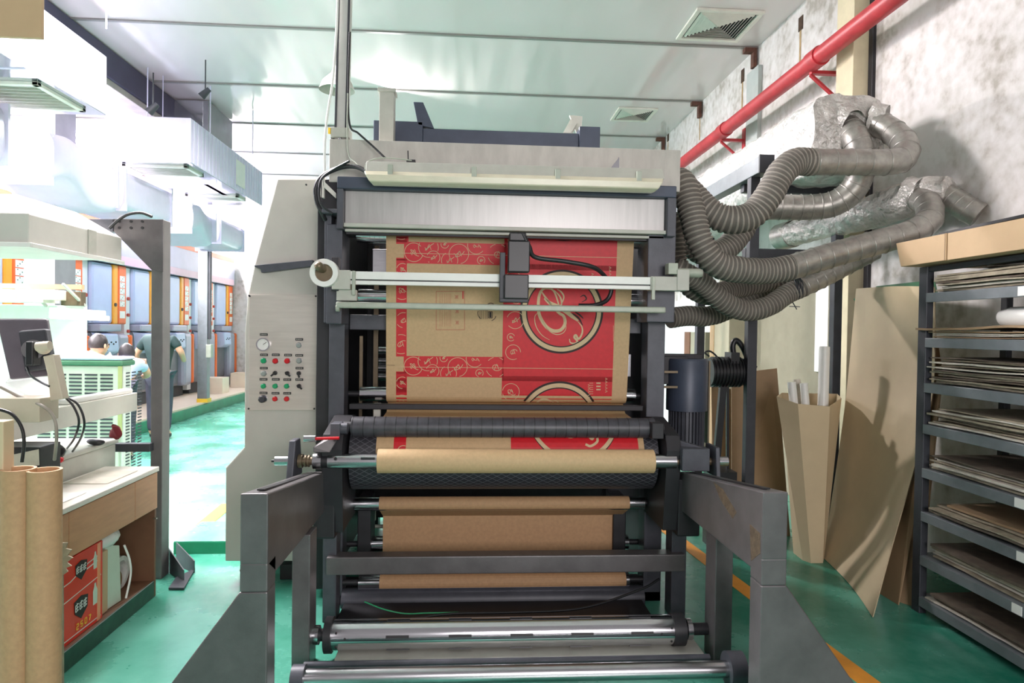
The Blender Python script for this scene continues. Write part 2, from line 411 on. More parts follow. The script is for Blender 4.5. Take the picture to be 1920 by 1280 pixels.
# dark beam at the left edge of the panel ceiling
M_beam = mat('violet_dark_beam', (72, 70, 92), 0.5, 0.1, 0.08, 4)
box('trim_%d' % ks, M_beam, -4.66, -4.36, 3.0, 10.2, ZC-0.36, ZC-0.02, kind='structure'); ks += 1
box('trim_%d' % ks, M_ledge, -4.62, -4.40, 3.0, 10.1, ZC-0.44, ZC-0.36, kind='structure'); ks += 1
# boxed-in column beyond the beam
M_colg = mat('dull_column', (150, 150, 156), 0.4, 0.2, 0.08, 4)
box('trim_%d' % ks, M_galvm, -4.66, -3.95, 10.2, 10.75, 3.85, ZC-0.02, kind='structure'); ks += 1
box('trim_%d' % ks, M_colg, -3.95, -3.87, 10.2, 11.2, 3.75, ZC-0.02, kind='structure'); ks += 1
box('trim_%d' % ks, M_colg, -5.02, -4.68, 7.9, 8.3, 0.2, ZC, kind='structure'); ks += 1
# raised cream platform with a green curb under the presses
box('trim_%d' % ks, M_plat, -9.0, -4.98, 6.0, YB, 0.0, 0.2, kind='structure'); ks += 1
box('trim_%d' % ks, M_curb, -4.98, -4.93, 6.0, YB, 0.0, 0.17, kind='structure'); ks += 1
# low green curb behind the desk gantry (step towards the hall)
c0 = PZ(326, 1038, 0)
MB().box(c0.x, -1.25, c0.y, c0.y+0.5, 0, 0.09, 0).box(c0.x, -1.25, c0.y-0.006, c0.y, 0.0, 0.085, 1).build('trim_%d' % ks, [M_floor, M_curb], kind='structure'); ks += 1
# ceiling air grilles
def grille(px, py, s, label):
    c = PZ(px, py, ZC); t = thing('ceiling_grille', label, 'vent', (c.x, c.y, ZC-0.03), 'square ceiling grilles')
    f = MB()
    for (x0, x1, y0, y1) in ((-s, s, -s, -s+.05), (-s, s, s-.05, s), (-s, -s+.05, -s+.05, s-.05), (s-.05, s, -s+.05, s-.05)):
        f.box(c.x+x0, c.x+x1, c.y+y0, c.y+y1, ZC-0.03, ZC-0.001)
    fr_ = f.build('frame', M_cream, t, bevel=.004)
    box('backing', M_post, c.x-s+.05, c.x+s-.05, c.y-s+.05, c.y+s-.05, ZC-0.008, ZC-0.002, t, bevel=0)
    sl = MB(); n = 9
    for i in range(n):
        r_ = (s-.07)*(i+1)/n
        for q in range(4):
            a = q*PI/2; cx, sy = math.cos(a), math.sin(a)
            def R(x, y, z): return (c.x+x*cx-y*sy, c.y+x*sy+y*cx, z)
            sl.prism([R(-r_, -r_, ZC-.012), R(r_, -r_, ZC-.012), R(r_-.01, -r_+.02, ZC-.03), R(-r_+.01, -r_+.02, ZC-.03)], (0, 0, .003))
    sl.build('slats', M_cream, fr_)
grille(1347, 46, 0.36, 'larger square air grille in glossy ceiling near the right wall')
grille(1188, 213, 0.30, 'smaller farther square air grille in the ceiling above the machine')
# red sprinkler main on brackets
pr = 0.075; xr = XW-0.30; zr = 3.92
pA = PX(1420, 196, xr); zr = pA.z
t = thing('sprinkler_pipe', 'long red painted fire main running along the bare plaster wall', 'pipe', (xr, 7, zr))
MB().cyl((xr, 1.6, zr), (xr, YB-.5, zr), pr, 28).build('pipe', M_redpipe, t)
for (px, py) in ((1520, 118), (1352, 236)):
    c = PX(px, py, xr); y = c.y
    MB().cyl((xr, y-.18, zr), (xr, y-.02, zr), pr+.012, 28).build('coupling', M_redpipe, t)
    MB().bar((xr, y, zr-pr-.01), (XW-.004, y, zr-pr-.01), .05, .03).bar((xr, y, zr-pr-.03), (XW-.02, y, zr-pr-.26), .035, .02).box(XW-.02, XW-.003, y-.04, y+.04, zr-.3, zr+.06).build('wall_bracket', M_redpipe, t)

M_wallshade = mat('wall_shade_panel', (138, 133, 114), 0.8, 0, 0.08, 4)  # added panel: the machine's shade on the wall put into a darker colour
box('trim_%d' % ks, M_wallshade, XW-0.04, XW, 5.5, 8.6, 0, 2.35, kind='structure'); ks += 1
p0 = PX(1555, 560, XW-.05); p1 = PX(1531, 560, XW-.05)
box('trim_%d' % ks, M_white, XW-0.06, XW-.04, p0.y, p1.y, 1.3, 2.3, kind='structure'); ks += 1
# ================================================================ THE PRINTING MACHINE
YF = 4.0
def zy(py, Y, px=960): return PY(px, py, Y).z
def xy(px, Y, py=640): return PY(px, py, Y).x
mach = thing('printing_machine', 'large dark blue-grey web printing machine frame carrying chrome rollers in the middle of the hall', 'printing machine', (0.25, 4.6, 0))
# lower columns
xl0, xl1 = xy(617, YF), xy(646, YF); xr0, xr1 = xy(1214, YF), xy(1247, YF)
ztc = zy(372, YF)
box('column', M_dark, xl0, xl1, YF, YF+.14, 0, ztc, mach)
box('column', M_dark, xr0, xr1, YF, YF+.14, 0, ztc, mach)
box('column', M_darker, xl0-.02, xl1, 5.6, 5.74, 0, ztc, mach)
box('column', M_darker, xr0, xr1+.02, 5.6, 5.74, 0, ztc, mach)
# side plates behind the columns (dark interior)
box('side_plate', M_darker, xl0-.10, xl0-.02, YF+.12, 5.7, .05, ztc, mach)
MB().box(xr1-.01, xr1+.04, YF+.14, 5.7, .05, ztc).build('side_plate', M_darker, mach, bevel=.004)  # made solid, gap closed to keep lamp light off the leaning boards
# upper bolted side frames
yu = 3.86
MB().box(xy(611, yu), xy(640, yu), yu, YF+.1, zy(612, yu), zy(428, yu)).box(xy(605, yu), xy(618, yu), yu+.02, YF+.1, zy(610, yu), zy(404, yu)).build('upper_side_frame', M_dark, mach, bevel=.005)
MB().box(xy(1212, yu), xy(1264, yu), yu, YF+.1, zy(600, yu), zy(430, yu)).box(xy(1246, yu), xy(1262, yu), yu+.02, YF+.1, zy(600, yu), zy(352, yu)).build('upper_side_frame', M_dark, mach, bevel=.005)
# head : channel, steel panel, grey sheet box
yh = 3.80
xh0, xh1 = xy(629, yh), xy(1264, yh)
z0, z1 = zy(362, yh), zy(332, yh, 700)
MB().box(xh0, xh1, yh, yh+.30, z0, z1).build('head_channel', M_blue, mach, bevel=.006)
box('head_panel', M_steel, xy(641, yh), xy(1247, yh), yh+.05, yh+.09, zy(424, yh), z0, mach)
MB().box(xy(641, yh), xy(1247, yh), yh+.02, yh+.12, zy(431, yh), zy(424, yh)).box(xy(641, yh), xy(1247, yh), yh+.06, yh+.10, zy(438, yh), zy(433, yh)).box(xy(641, yh), xy(1247, yh), yh+.09, yh+.13, zy(442, yh), zy(424, yh), 1).build('panel_lip', [M_lampbody, M_darker], mach, bevel=.002)
for a, b_ in ((629, 641), (1247, 1264)):
    box('head_end_plate', M_dark, xy(a, yh), xy(b_, yh), yh, yh+.2, zy(436, yh), z0, mach)
# triangular gusset on the left with cream cover
g = [(600, 338), (633, 334), (633, 408), (604, 404)]
MB().prism([PY(px, py, 3.93) for px, py in g], (0, .05, 0)).build('gusset', M_darker, mach, bevel=.003)
MB().prism([PY(px, py, 3.90) for px, py in ((604, 336), (630, 362), (630, 372), (606, 350))], (0, .02, 0)).box(xy(601, 3.9), xy(605, 3.9), 3.90, 3.94, zy(380, 3.9), zy(340, 3.9)).build('gusset_cover', M_cream, mach, bevel=.002)
box('shelf_lip', M_dark, xy(604, 3.84), xy(632, 3.84), 3.80, 3.98, zy(410, 3.84), zy(402, 3.84), mach)
# grey sheet top box
yb = 3.92
MB().box(xy(614, yb), xy(1270, yb), yb, yb+.9, zy(352, yb)+.004, zy(271, yb)).box(xy(640, yb), xy(1264, yb), yb+.25, yb+1.2, zy(271, yb), zy(268, yb)).build('top_cover', M_grim, mach, bevel=.008)
# dark rail frame on top
yt = 4.15
xt0, xt1 = xy(696, yt), xy(1118, yt)
zt = zy(246, yt); zc_ = zy(271, yb)+.002
MB().box(xt0+.301, xt1-.131, yt, yt+.1, zc_, zt).box(xt0, xt0+.30, yt, yt+.12, zc_, zt+.04).box(xt1-.13, xt1, yt-.02, yt+.12, zc_, zt+.04).prism([(xt0+.27, yt, zt+.02), (xt0+.37, yt, zt), (xt0+.30, yt, zt+.16), (xt0+.24, yt, zt+.16)], (0, .1, 0)).build('top_rail', M_blue, mach, bevel=.004)
MB().box(xt0+.05, xt0+.135, yt-.12, yt-.02, zc_, zy(188, yt)).box(xt0+.04, xt0+.145, yt-.13, yt-.01, zy(194, yt), zy(187, yt)).build('upright', M_lampbody, mach, bevel=.003)
p = PY(1056, 248, yt+.12)
MB().prism([p, p+Vector((.05, 0, 0)), PY(1090, 218, yt+.3), PY(1074, 216, yt+.3)], (0, 0, -.02)).prism([PY(1068, 216, yt+.28), PY(1092, 218, yt+.28), PY(1090, 255, yt+.13), PY(1084, 255, yt+.13)], (0, .02, 0)).build('upright', M_lampbody, mach)
# cross tie behind the web at the knee of the columns
box('cross_tie', M_dark, xl1, xr0, YF+.16, YF+.28, zy(622, YF+.16), zy(594, YF+.16), mach)
# dark interior back plate and inner machinery
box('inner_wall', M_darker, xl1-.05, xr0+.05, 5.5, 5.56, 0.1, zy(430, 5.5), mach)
MB().box(xl1+.10, xl1+.13, 4.5, 4.53, .9, 2.2).box(xl1+.04, xl1+.06, 4.3, 4.32, .9, 1.6).box(xr0-.2, xr0-.17, 4.5, 4.53, .8, 2.1).split('tie_rod', M_brass, mach)
# short dark inner rollers glimpsed left of the web
for (py, r_) in ((660, .028), (679, .026), (692, .026), (708, .03)):
    rollx('inner_roller', M_shaft, xl1+.07, xr0-.12, 4.75, zy(py, 4.75), r_, mach, 24)
MB().box(xl1+.12, xl1+.24, 4.25, 4.5, zy(520, 4.3), zy(474, 4.3)).box(xr0-.13, xr0-.02, 4.3, 4.5, zy(705, 4.3), zy(660, 4.3)).split('bearing_housing', M_shaft, mach, bevel=.006)
# chrome guide rollers carrying the web
YW0, YW1 = 4.03, 4.12        # web plane top / bottom
def rollm(name, m_, px0, px1, py, Y, r_, grooves=True):
    z = zy(py, Y); x0, x1 = xy(px0, Y), xy(px1, Y)
    t = rollx(name, m_, x0, x1, Y, z, r_, mach)
    MB().cyl((x0-.10, Y, z), (x1+.10, Y, z), r_*.38, 16).build('journal', M_darker, t)
    return z
zr1 = rollm('guide_roller', M_chrome, 668, 1203, 447, YW0+.052, .046)
zr2 = rollm('guide_roller', M_chrome, 672, 1201, 560, YW0+.080, .042)
zr3 = rollm('guide_roller', M_chrome, 677, 1191, 740, YW1+.046, .045)
gr = MB()
for k in range(7):
    x = xy(690+9*k, YW0)
    gr.ring((x, YW0+.052, zr1), (x+.004, YW0+.052, zr1), .0475, .04, 32)
gr.build('roller_groove_rings', M_shaft, mach)
# dark bar under the vertical web run
MB().box(xl1+.03, xr0-.02, 4.00, 4.05, zy(769, 4.0), zy(759, 4.0)).build('web_guide_bar', M_darker, mach, bevel=.004)
MB().box(xl1+.16, xl1+.2, 4.1, 4.14, zy(800, 4.1), zy(758, 4.1)).cyl((xl1+.25, 4.2, zy(780, 4.2)), (xl1+.29, 4.2, zy(780, 4.2)), .035, 20).split('small_pulley', M_cream, mach)
# black grooved nip roller
YN, zN, rN = 3.70, zy(803, 3.66), .056
nip = rollx('nip_roller', M_rubber, xy(662, YN), xy(1228, YN), YN, zN, rN, mach, 40)
gr = MB(); k = xy(664, YN)
while k < xy(1226, YN):
    gr.ring((k, YN, zN), (k+.003, YN, zN), rN+.0016, rN-.002, 32); k += .0585
gr.build('groove_lines', M_black, nip)
MB().cyl((xy(640, YN), YN, zN), (xy(662, YN), YN, zN), .03, 20).cyl((xy(1228, YN), YN, zN), (xy(1246, YN), YN, zN), .03, 20).split('nip_journal', M_darker, mach)
# drum with diamond rubber cover
YD, zD, rD = 3.87, .925, .195
bm_ = MB(); n, mseg = 84, 120
xd0, xd1 = xy(657, 3.7), xy(1237, 3.7)
vs = []; 
for i in range(mseg+1):
    x = xd0+(xd1-xd0)*i/mseg
    for k in range(n):
        a = 2*PI*k/n
        vs.append((x, YD+math.cos(a)*rD, zD+math.sin(a)*rD))
bm_._add(vs, [(i*n+k, i*n+(k+1) % n, (i+1)*n+(k+1) % n, (i+1)*n+k) for i in range(mseg) for k in range(n)], 0, True)
bm_._add(vs[:n], [tuple(range(n))[::-1]]); bm_._add(vs[-n:], [tuple(range(n))])
m = bpy.data.materials.new('diamond_rubber'); m.use_nodes = True; nt = m.node_tree; b = nt.nodes['Principled BSDF']
b.inputs['Roughness'].default_value = .45; tc = nt.nodes.new('ShaderNodeTexCoord'); sp = nt.nodes.new('ShaderNodeSeparateXYZ'); nt.links.new(tc.outputs['Object'], sp.inputs[0])
def mth(op, a, b_=None, c=None):
    q = nt.nodes.new('ShaderNodeMath'); q.operation = op
    for i, v in enumerate((a, b_, c)):
        if v is None: continue
        if isinstance(v, (int, float)): q.inputs[i].default_value = v
        else: nt.links.new(v, q.inputs[i])
    return q.outputs[0]
ang = mth('ARCTAN2', mth('SUBTRACT', sp.outputs[2], zD), mth('SUBTRACT', sp.outputs[1], YD-4.6))
arc = mth('MULTIPLY', ang, rD)
def lines(sgn):
    u = mth('MULTIPLY_ADD', arc, sgn*1.6, sp.outputs[0])
    fr = mth('FRACT', mth('DIVIDE', u, .052))
    return mth('LESS_THAN', mth('ABSOLUTE', mth('SUBTRACT', fr, .5)), .06)
dm = mth('MAXIMUM', lines(1), lines(-1))
mxn = nt.nodes.new('ShaderNodeMix'); mxn.data_type = 'RGBA'; nt.links.new(dm, mxn.inputs['Factor'])
mxn.inputs['A'].default_value = srgb(46, 46, 52); mxn.inputs['B'].default_value = srgb(92, 92, 98); nt.links.new(mxn.outputs['Result'], b.inputs['Base Color'])
bp = nt.nodes.new('ShaderNodeBump'); bp.inputs['Strength'].default_value = .5; bp.inputs['Distance'].default_value = .004; nt.links.new(dm, bp.inputs['Height']); nt.links.new(bp.outputs[0], b.inputs['Normal'])
bm_.build('winding_drum', m, mach)
MB().cyl((xd0-.08, YD, zD), (xd0, YD, zD), .05, 20).cyl((xd1, YD, zD), (xd1+.08, YD, zD), .05, 20).split('drum_journal', M_darker, mach)
# bearing brackets of the nip roller and the drum
for sx, px0, px1 in ((-1, 618, 655), (1, 1236, 1262)):
    x0, x1 = xy(px0, 3.75), xy(px1, 3.75)
    MB().prism([(x0, 3.56, zy(842, 3.6)), (x0, 3.60, zy(815, 3.6)), (x0, 3.9, zy(780, 3.9)), (x0, 4.02, zy(780, 4)), (x0, 4.02, .55), (x0, 3.62, .55)], (x1-x0, 0, 0)).build('drum_bracket', M_darker, mach, bevel=.004)
p = PY(587, 845, 3.56)
MB().prism([PY(587, 838, 3.52), PY(587, 848, 3.52), PY(618, 848, 3.52), PY(640, 812, 3.62), PY(624, 812, 3.62)], (0, .10, 0)).build('bracket_shelf', M_stand, mach, bevel=.004)
MB().prism([PY(1262, 822, 3.62), PY(1328, 842, 3.55), PY(1330, 850, 3.55), PY(1262, 850, 3.62)], (0, .09, 0)).box(xy(1286, 3.5), xy(1338, 3.5), 3.52, 3.62, zy(885, 3.5), zy(842, 3.5)).build('bracket_shelf', M_dark, mach, bevel=.004)
MB().box(xy(622, 3.58), xy(640, 3.58), 3.56, 3.66, zy(818, 3.6), zy(794, 3.6)).cyl(PY(636, 803, 3.6), PY(652, 803, 3.6), .03, 20).split('bearing_housing', M_dark, mach, bevel=.004)
MB().box(xy(1224, 3.62), xy(1246, 3.62), 3.60, 3.72, zy(822, 3.6), zy(792, 3.6)).split('bearing_housing', M_darker, mach, bevel=.004)
# web guide : linear rail with carriage
yR = 3.74
def lin(px0, py0, px1, py1, Y, Y2, mb, h, mi=0):
    a = PY(px0, py0, Y); b_ = PY(px1, py1, Y); z = (a.z+b_.z)/2
    mb.box(a.x, b_.x, Y, Y2, z-h/2, z+h/2, mi); return z
zz = zy(524, yR, 950)
rail = MB(); xA, xB = xy(632, yR), xy(1282, yR)
zt_, zb_ = zy(514, yR, 950), zy(538, yR, 950)
rail.box(xA, xB, yR, yR+.05, zb_+(zt_-zb_)*.40, zt_)
rail.box(xA, xB, yR, yR+.05, zb_, zb_+(zt_-zb_)*.30)
rail.box(xA+.02, xB-.02, yR+.01, yR+.045, zb_+.01, zt_-.01, 1)
rail.build('linear_rail', [M_white, M_black], mach, bevel=.002)
z_ = zy(576, 3.76, 950)
MB().box(xy(630, 3.76), xy(1246, 3.76), 3.74, 3.78, z_-.019, z_+.016).build('support_bar', M_bar, mach, bevel=.008)
MB().cyl(PY(630, 578, 3.76), PY(637, 578, 3.76), .018, 16).build('bar_knob', M_bar, mach)
# rail ends
MB().box(xA-.03, xA+.07, yR-.01, yR+.07, zb_-.03, zt_+.005).box(xA-.01, xA+.10, yR+.02, yR+.06, zb_-.09, zb_-.03).split('rail_end_block', M_lampbody, mach, bevel=.003)
MB().box(xB-.20, xB-.01, yR-.012, yR+.07, zb_-.004, zt_+.004).box(xB-.05, xB+.02, yR-.02, yR+.05, zb_-.002, zt_+.045).split('rail_end_block', M_lampbody, mach, bevel=.003)
for px in (663, 1222):
    MB().box(xy(px-3, yR), xy(px+3, yR), yR-.02, yR, zy(562 if px > 900 else 553, yR, px), zy(519 if px > 900 else 508, yR, px)).build('rail_clamp', M_bar, mach, bevel=.002)
MB().box(xy(1250, yR), xy(1268, yR), yR-.01, yR+.06, zy(514, yR, 1260), zy(493, yR, 1260)).split('rail_end_block', M_bar, mach, bevel=.003)
a = PY(1270, 511, yR+.02); b_ = PY(1312, 512, yR+.02)
MB().cyl(a, b_, .026, 20).cyl(b_-Vector((.006, 0, 0)), b_+Vector((.012, 0, 0)), .022, 20).build('adjusting_spindle', M_bar, mach)
# white hand wheel at the left rail end
c = PY(607, 511, yR-.06)
MB().ring(c+Vector((0, 0, 0)), c+Vector((0, .05, 0)), .076, .048, 40).build('hand_wheel', M_white, mach, bevel=.006); hw_ = bpy.data.objects['hand_wheel']
MB().cyl(c+Vector((0, .02, 0)), c+Vector((0, .04, 0)), .05, 30).cyl(c+Vector((-.015, -.05, .03)), c+Vector((-.01, .03, .02)), .022, 18).sphere(c+Vector((-.015, -.05, .03)), .024).build('wheel_hub', M_brass, hw_)
MB().box(xy(620, yR), xy(633, yR), yR-.0, yR+.08, zy(545, yR, 625), zy(482, yR, 625)).build('wheel_bracket', M_darker, mach, bevel=.003)
# sensor carriage
yS = 3.66
MB().box(xy(944, yS), xy(990, yS), yS, yS+.08, zy(560, yS), zy(514, yS)).box(xy(951, yS), xy(992, yS), yS+.02, yS+.10, zy(509, yS), zy(450, yS)).box(xy(953, yS), xy(985, yS), yS+.03, yS+.12, zy(450, yS), zy(434, yS)).build('sensor_carriage', M_black, mach, bevel=.006)
MB().box(xy(936, yS), xy(946, yS), yS+.03, yS+.09, zy(562, yS), zy(472, yS)).box(xy(936, yS), xy(990, yS), yS+.02, yS+.09, zy(566, yS), zy(559, yS)).build('carriage_plate', M_post, mach, bevel=.003)
cable('sensor_cable', [PY(980, 438, 3.70), PY(992, 462, 3.70), PY(1004, 482, 3.72), PY(1060, 490, 3.73), PY(1110, 500, 3.74), PY(1134, 518, 3.82), PY(1146, 540, 3.82), PY(1138, 562, 3.82), PY(1115, 572, 3.80), PY(1085, 573, 3.80)], .013, M_black, parent=mach)
# pneumatic hose clips, small fittings on the left
MB().cyl(PY(570, 822, 3.50), PY(592, 822, 3.50), .018, 14).cyl(PY(592, 822, 3.5), PY(636, 821, 3.5), .008, 10, 1).build('air_gun', [M_shaft, M_btn_r], mach)
# lower rollers
zc1 = rollm('guide_roller', M_chrome, 666, 1212, 943, 3.96, .040)
zc2 = rollm('guide_roller', M_chrome, 678, 1183, 1017, 4.17, .045)
zc3 = rollm('guide_roller', M_chrome, 678, 1185, 1088, 4.02, .046)
rollx('tie_tube', M_dark, xl1, xr0, 4.02, zy(1130, 3.95), .07, mach)
box('base_rail', M_darker, xl0, xr1, 4.0, 4.3, 0, .06, mach)
box('dark_tray', M_darker, xl1+.02, xr0-.02, 3.45, 3.99, 0, .03, mach)  # dark sheet added so the floor below the rollers turns dark
MB().box(xl1+.07, xl1+.15, 4.1, 4.3, zc2-.1, zc2+.3).box(xr0-.17, xr0-.09, 4.1, 4.3, zc2-.1, zc2+.3).split('bearing_housing', M_darker, mach, bevel=.006)
MB().box(xl1+.1, xl1+.15, 4.3, 4.34, zy(975, 4.3), zy(950, 4.3)).cyl((xl1+.05, 4.4, zy(985, 4.4)), (xl1+.4, 4.4, zy(985, 4.4)), .012, 10).split('small_bracket', M_bar, mach)
# low tread plate between the stand feet
zt_p = .055
pl0 = PZ(600, 1252, zt_p); pl1 = PZ(700, 1212, zt_p)
box('base_plate', M_lampbody, xy(630, 3.2), xy(1335, 3.2), pl0.y+.03, pl1.y+.04, 0.0, zt_p, mach)
# motor on the right side
xm = xy(1288, 4.25, 720); ymo = 4.25
mo = MB().tube([(xm, ymo, zy(768, ymo, 1288)), (xm, ymo, zy(676, ymo, 1288)), (xm, ymo, zy(672, ymo, 1288))], [.132, .132, .125], 32)
mo.build('motor_cowl', M_blue, mach)
mb = MB().cyl((xm, ymo, zy(850, ymo, 1288)), (xm, ymo, zy(768, ymo, 1288)), .095, 28)
for k in range(30):
    a = 2*PI*k/30
    mb.bar((xm+math.cos(a)*.10, ymo+math.sin(a)*.10, zy(850, ymo, 1288)), (xm+math.cos(a)*.10, ymo+math.sin(a)*.10, zy(769, ymo, 1288)), .03, .007, up=(-math.sin(a), math.cos(a), 0))
mb.build('motor_fins', M_dark, mach)
MB().box(xr1, xm, ymo-.02, ymo+.16, zy(720, ymo, 1270), zy(668, ymo, 1270)).box(xr1, xm+.12, ymo+.05, ymo+.11, zy(673, ymo, 1288), zy(664, ymo, 1288)).build('motor_mount', M_darker, mach, bevel=.004)
MB().box(xr1-.02, xm-.1, ymo-.12, ymo-.1, zy(694, ymo), zy(690, ymo)).box(xr1-.02, xm-.1, ymo-.12, ymo-.1, zy(722, ymo), zy(718, ymo)).box(xm+.13, xm+.14, ymo-.04, ymo+.06, zy(830, ymo, 1330), zy(676, ymo, 1330)).split('cover_edge', M_brass, mach)
MB().box(xr1, xm+.12, ymo-.1, ymo+.15, zy(868, ymo, 1288), zy(850, ymo, 1288)).build('gearbox', M_dark, mach, bevel=.01)

# ---------------------------------------------------------------- left cabinet with the control panel
yc = 4.32
cab = thing('control_cabinet', 'tall tapering warm grey steel cabinet with push button panel left of the printing machine', 'cabinet', (xy(520, yc), yc, 0))
out = [(520, 335), (606, 335), (603, 560), (600, 800), (600, 1052), (422, 1052), (423, 877), (458, 838), (459, 620), (464, 556), (476, 500)]
MB().prism([PY(px, py, yc) for px, py in out], (0, 1.1, 0)).build('cabinet_body', M_beige, cab, bevel=.008)
# ledge strip across the cabinet
MB().prism([PY(x, y, yc-.05) for x, y in ((476, 497), (586, 487), (586, 499), (490, 511), (488, 504), (477, 500))], (0, .049, 0)).build('drip_ledge', M_dark, cab, bevel=.003)
yp = yc-.012
MB().prism([PY(x, y, yp) for x, y in ((466, 769), (592, 769), (595, 552), (467, 552))], (0, .012, 0)).build('control_panel', M_panel, cab, bevel=.002)
pan = bpy.data.objects['control_panel']
sc_ = MB()
for (x, y) in ((468, 555), (592, 555), (466, 766), (589, 766), (574, 346), (467, 554)):
    q = PY(x, y, yp-.004); sc_.cyl(q, q+Vector((0, .006, 0)), .006, 10)
sc_.build('screws', M_darker, pan)
# name plates with small pale marks
def plate(x, y, w_=14.5):
    a = PY(x-w_/2, y+2.2, yp-.003); b_ = PY(x+w_/2, y-2.2, yp-.003)
    mb = MB().box(a.x, b_.x, yp-.003, yp, a.z, b_.z)
    L = b_.x-a.x; k = 0
    for f0 in (.14, .30, .46, .62, .78):
        mb.box(a.x+L*f0, a.x+L*(f0+.06), yp-.0036, yp-.003, a.z+(b_.z-a.z)*.3, a.z+(b_.z-a.z)*.7, 1)
    mb.build('name_plate', [M_black, M_cream], pan)
cols = (494.5, 516.8, 539.8, 561)
for (x, y) in ((494.5, 627), (561, 636), (495, 665), (517, 665), (540, 665.5), (561, 666), (494.5, 690), (561.5, 690), (494, 711), (517, 711), (538.5, 711.5), (561, 711.5), (494, 736.5), (516.5, 737), (538.5, 737)): plate(x, y)
def btn(name, x, y, r_, m_, h=.016, ringm=M_shaft):
    c = PY(x, y, yp); 
    t = MB().ring(c, c-Vector((0, .005, 0)), r_*1.18, r_*.9, 24).build('bezel', ringm, pan)
    MB().tube([c, c-Vector((0, h, 0)), c-Vector((0, h+.003, 0))], [r_, r_, r_*.75], 24).build(name, m_, pan)
R1 = .0165
btn('push_button', 494.7, 676, R1, M_btn_g); btn('push_button', 516.8, 676.5, R1, M_btn_r); btn('push_button', 539, 676.5, R1, M_btn_r)
btn('indicator_lamp', 561, 676, R1*.95, M_btn_k); btn('indicator_lamp', 494.8, 700, R1*.95, M_btn_k); btn('indicator_lamp', 560.5, 647, R1*.9, M_btn_k, .01)
for x in (494.5, 516.5, 538): btn('push_button', x, 723.5, R1*.92, M_btn_g)
btn('stop_button', 493.5, 747.5, R1*1.35, M_post, .03); btn('push_button', 516.2, 747.5, R1*.92, M_btn_r); btn('push_button', 538, 747.5, R1*.92, M_btn_r)
def switch(x, y, ang):
    c = PY(x, y, yp); d = Vector((math.cos(ang), 0, math.sin(ang)))
    MB().tube([c, c-Vector((0, .014, 0))], [.014, .012], 20).bar(c-Vector((0, .018, 0))-d*.012, c-Vector((0, .018, 0))+d*.028, .010, .010, up=(0, 1, 0)).build('rotary_switch', M_black, pan)
switch(516, 699, math.radians(222)); switch(539, 699.5, math.radians(-40)); switch(560.5, 699.5, math.radians(-75)); switch(561, 723.5, math.radians(-38))
c = PY(494.5, 645.5, yp)
MB().ring(c, c-Vector((0, .02, 0)), .042, .035, 32).build('gauge_rim', M_chrome, pan)
MB().cyl(c, c-Vector((0, .012, 0)), .036, 32).bar(c-Vector((.0, .013, 0)), c+Vector((.02, -.013, .014)), .003, .001, 1, up=(0, 1, 0)).build('pressure_gauge', [M_white, M_ink], pan)
# foot block of the cabinet
MB().hexa([PY(458, 1103, yc+.05)]+[PY(500, 1103, yc+.05), PY(500, 1100, yc+.25), PY(459, 1100, yc+.25), PY(449, 1068, yc+.05), PY(500, 1068, yc+.05), PY(500, 1066, yc+.25), PY(450, 1066, yc+.25)]).build('foot', M_woodd, cab)
box('cabinet_leg', M_darker, xy(520, yc), xy(590, yc), yc+.1, yc+.5, 0, .1, cab)
# rear part of the machine casing linking cabinet and frame
# ================================================================ THE PRINTED PAPER WEB
# path of the web in the (Y, z) plane, arc-length parametrised
zTop, zBot = zr1, zr3
path = []
for k in range(9):                      # over the top roller
    a = PI/2*(1-k/8); path.append((YW0+.052-math.cos(PI/2-a)*0-0, 0)) if 0 else path.append((YW0+.052-.048*math.sin(PI/2-a), zTop+.048*math.cos(PI/2-a)))
pv0 = len(path)-1
pB = (YW1+.046-.047, zBot)
for k in range(1, 13): path.append((path[pv0][0]+(pB[0]-path[pv0][0])*k/12, zTop+(zBot-zTop)*k/12))
for k in range(1, 7):
    a = PI/2*k/6; path.append((YW1+.046-.047*math.cos(a), zBot-.047*math.sin(a)))
path.append((4.22, zBot-.06)); path.append((4.15, 1.135))
path.append((3.99, 1.128))
for k in range(0, 17):                  # over the drum to the nip with the roll
    a = PI/2 + (PI-.10-PI/2)*k/16 - .0
    path.append((YD+(rD+.003)*math.cos(a), zD+(rD+.003)*math.sin(a)))
cum = [0]
for i in range(1, len(path)): cum.append(cum[-1]+math.dist(path[i-1], path[i]))
def at_s(s):
    s = min(max(s, 0), cum[-1])
    for i in range(1, len(cum)):
        if s <= cum[i]+1e-9:
            t = (s-cum[i-1])/max(1e-9, cum[i]-cum[i-1]); a, b_ = path[i-1], path[i]
            d = Vector((b_[0]-a[0], b_[1]-a[1])).normalized()
            return a[0]+(b_[0]-a[0])*t, a[1]+(b_[1]-a[1])*t, Vector((d.y, -d.x))  # normal to the viewer side
    return path[-1][0], path[-1][1], Vector((-1, 0))
s_top = cum[pv0]; s_bot = cum[pv0+12]
def s_of_z(z): return s_top+(zTop-z)/(zTop-zBot)*(s_bot-s_top)
def WPt(x, s, off=0.0):
    y, z, n_ = at_s(s)
    return Vector((x, y+n_.x*off, z+n_.y*off))
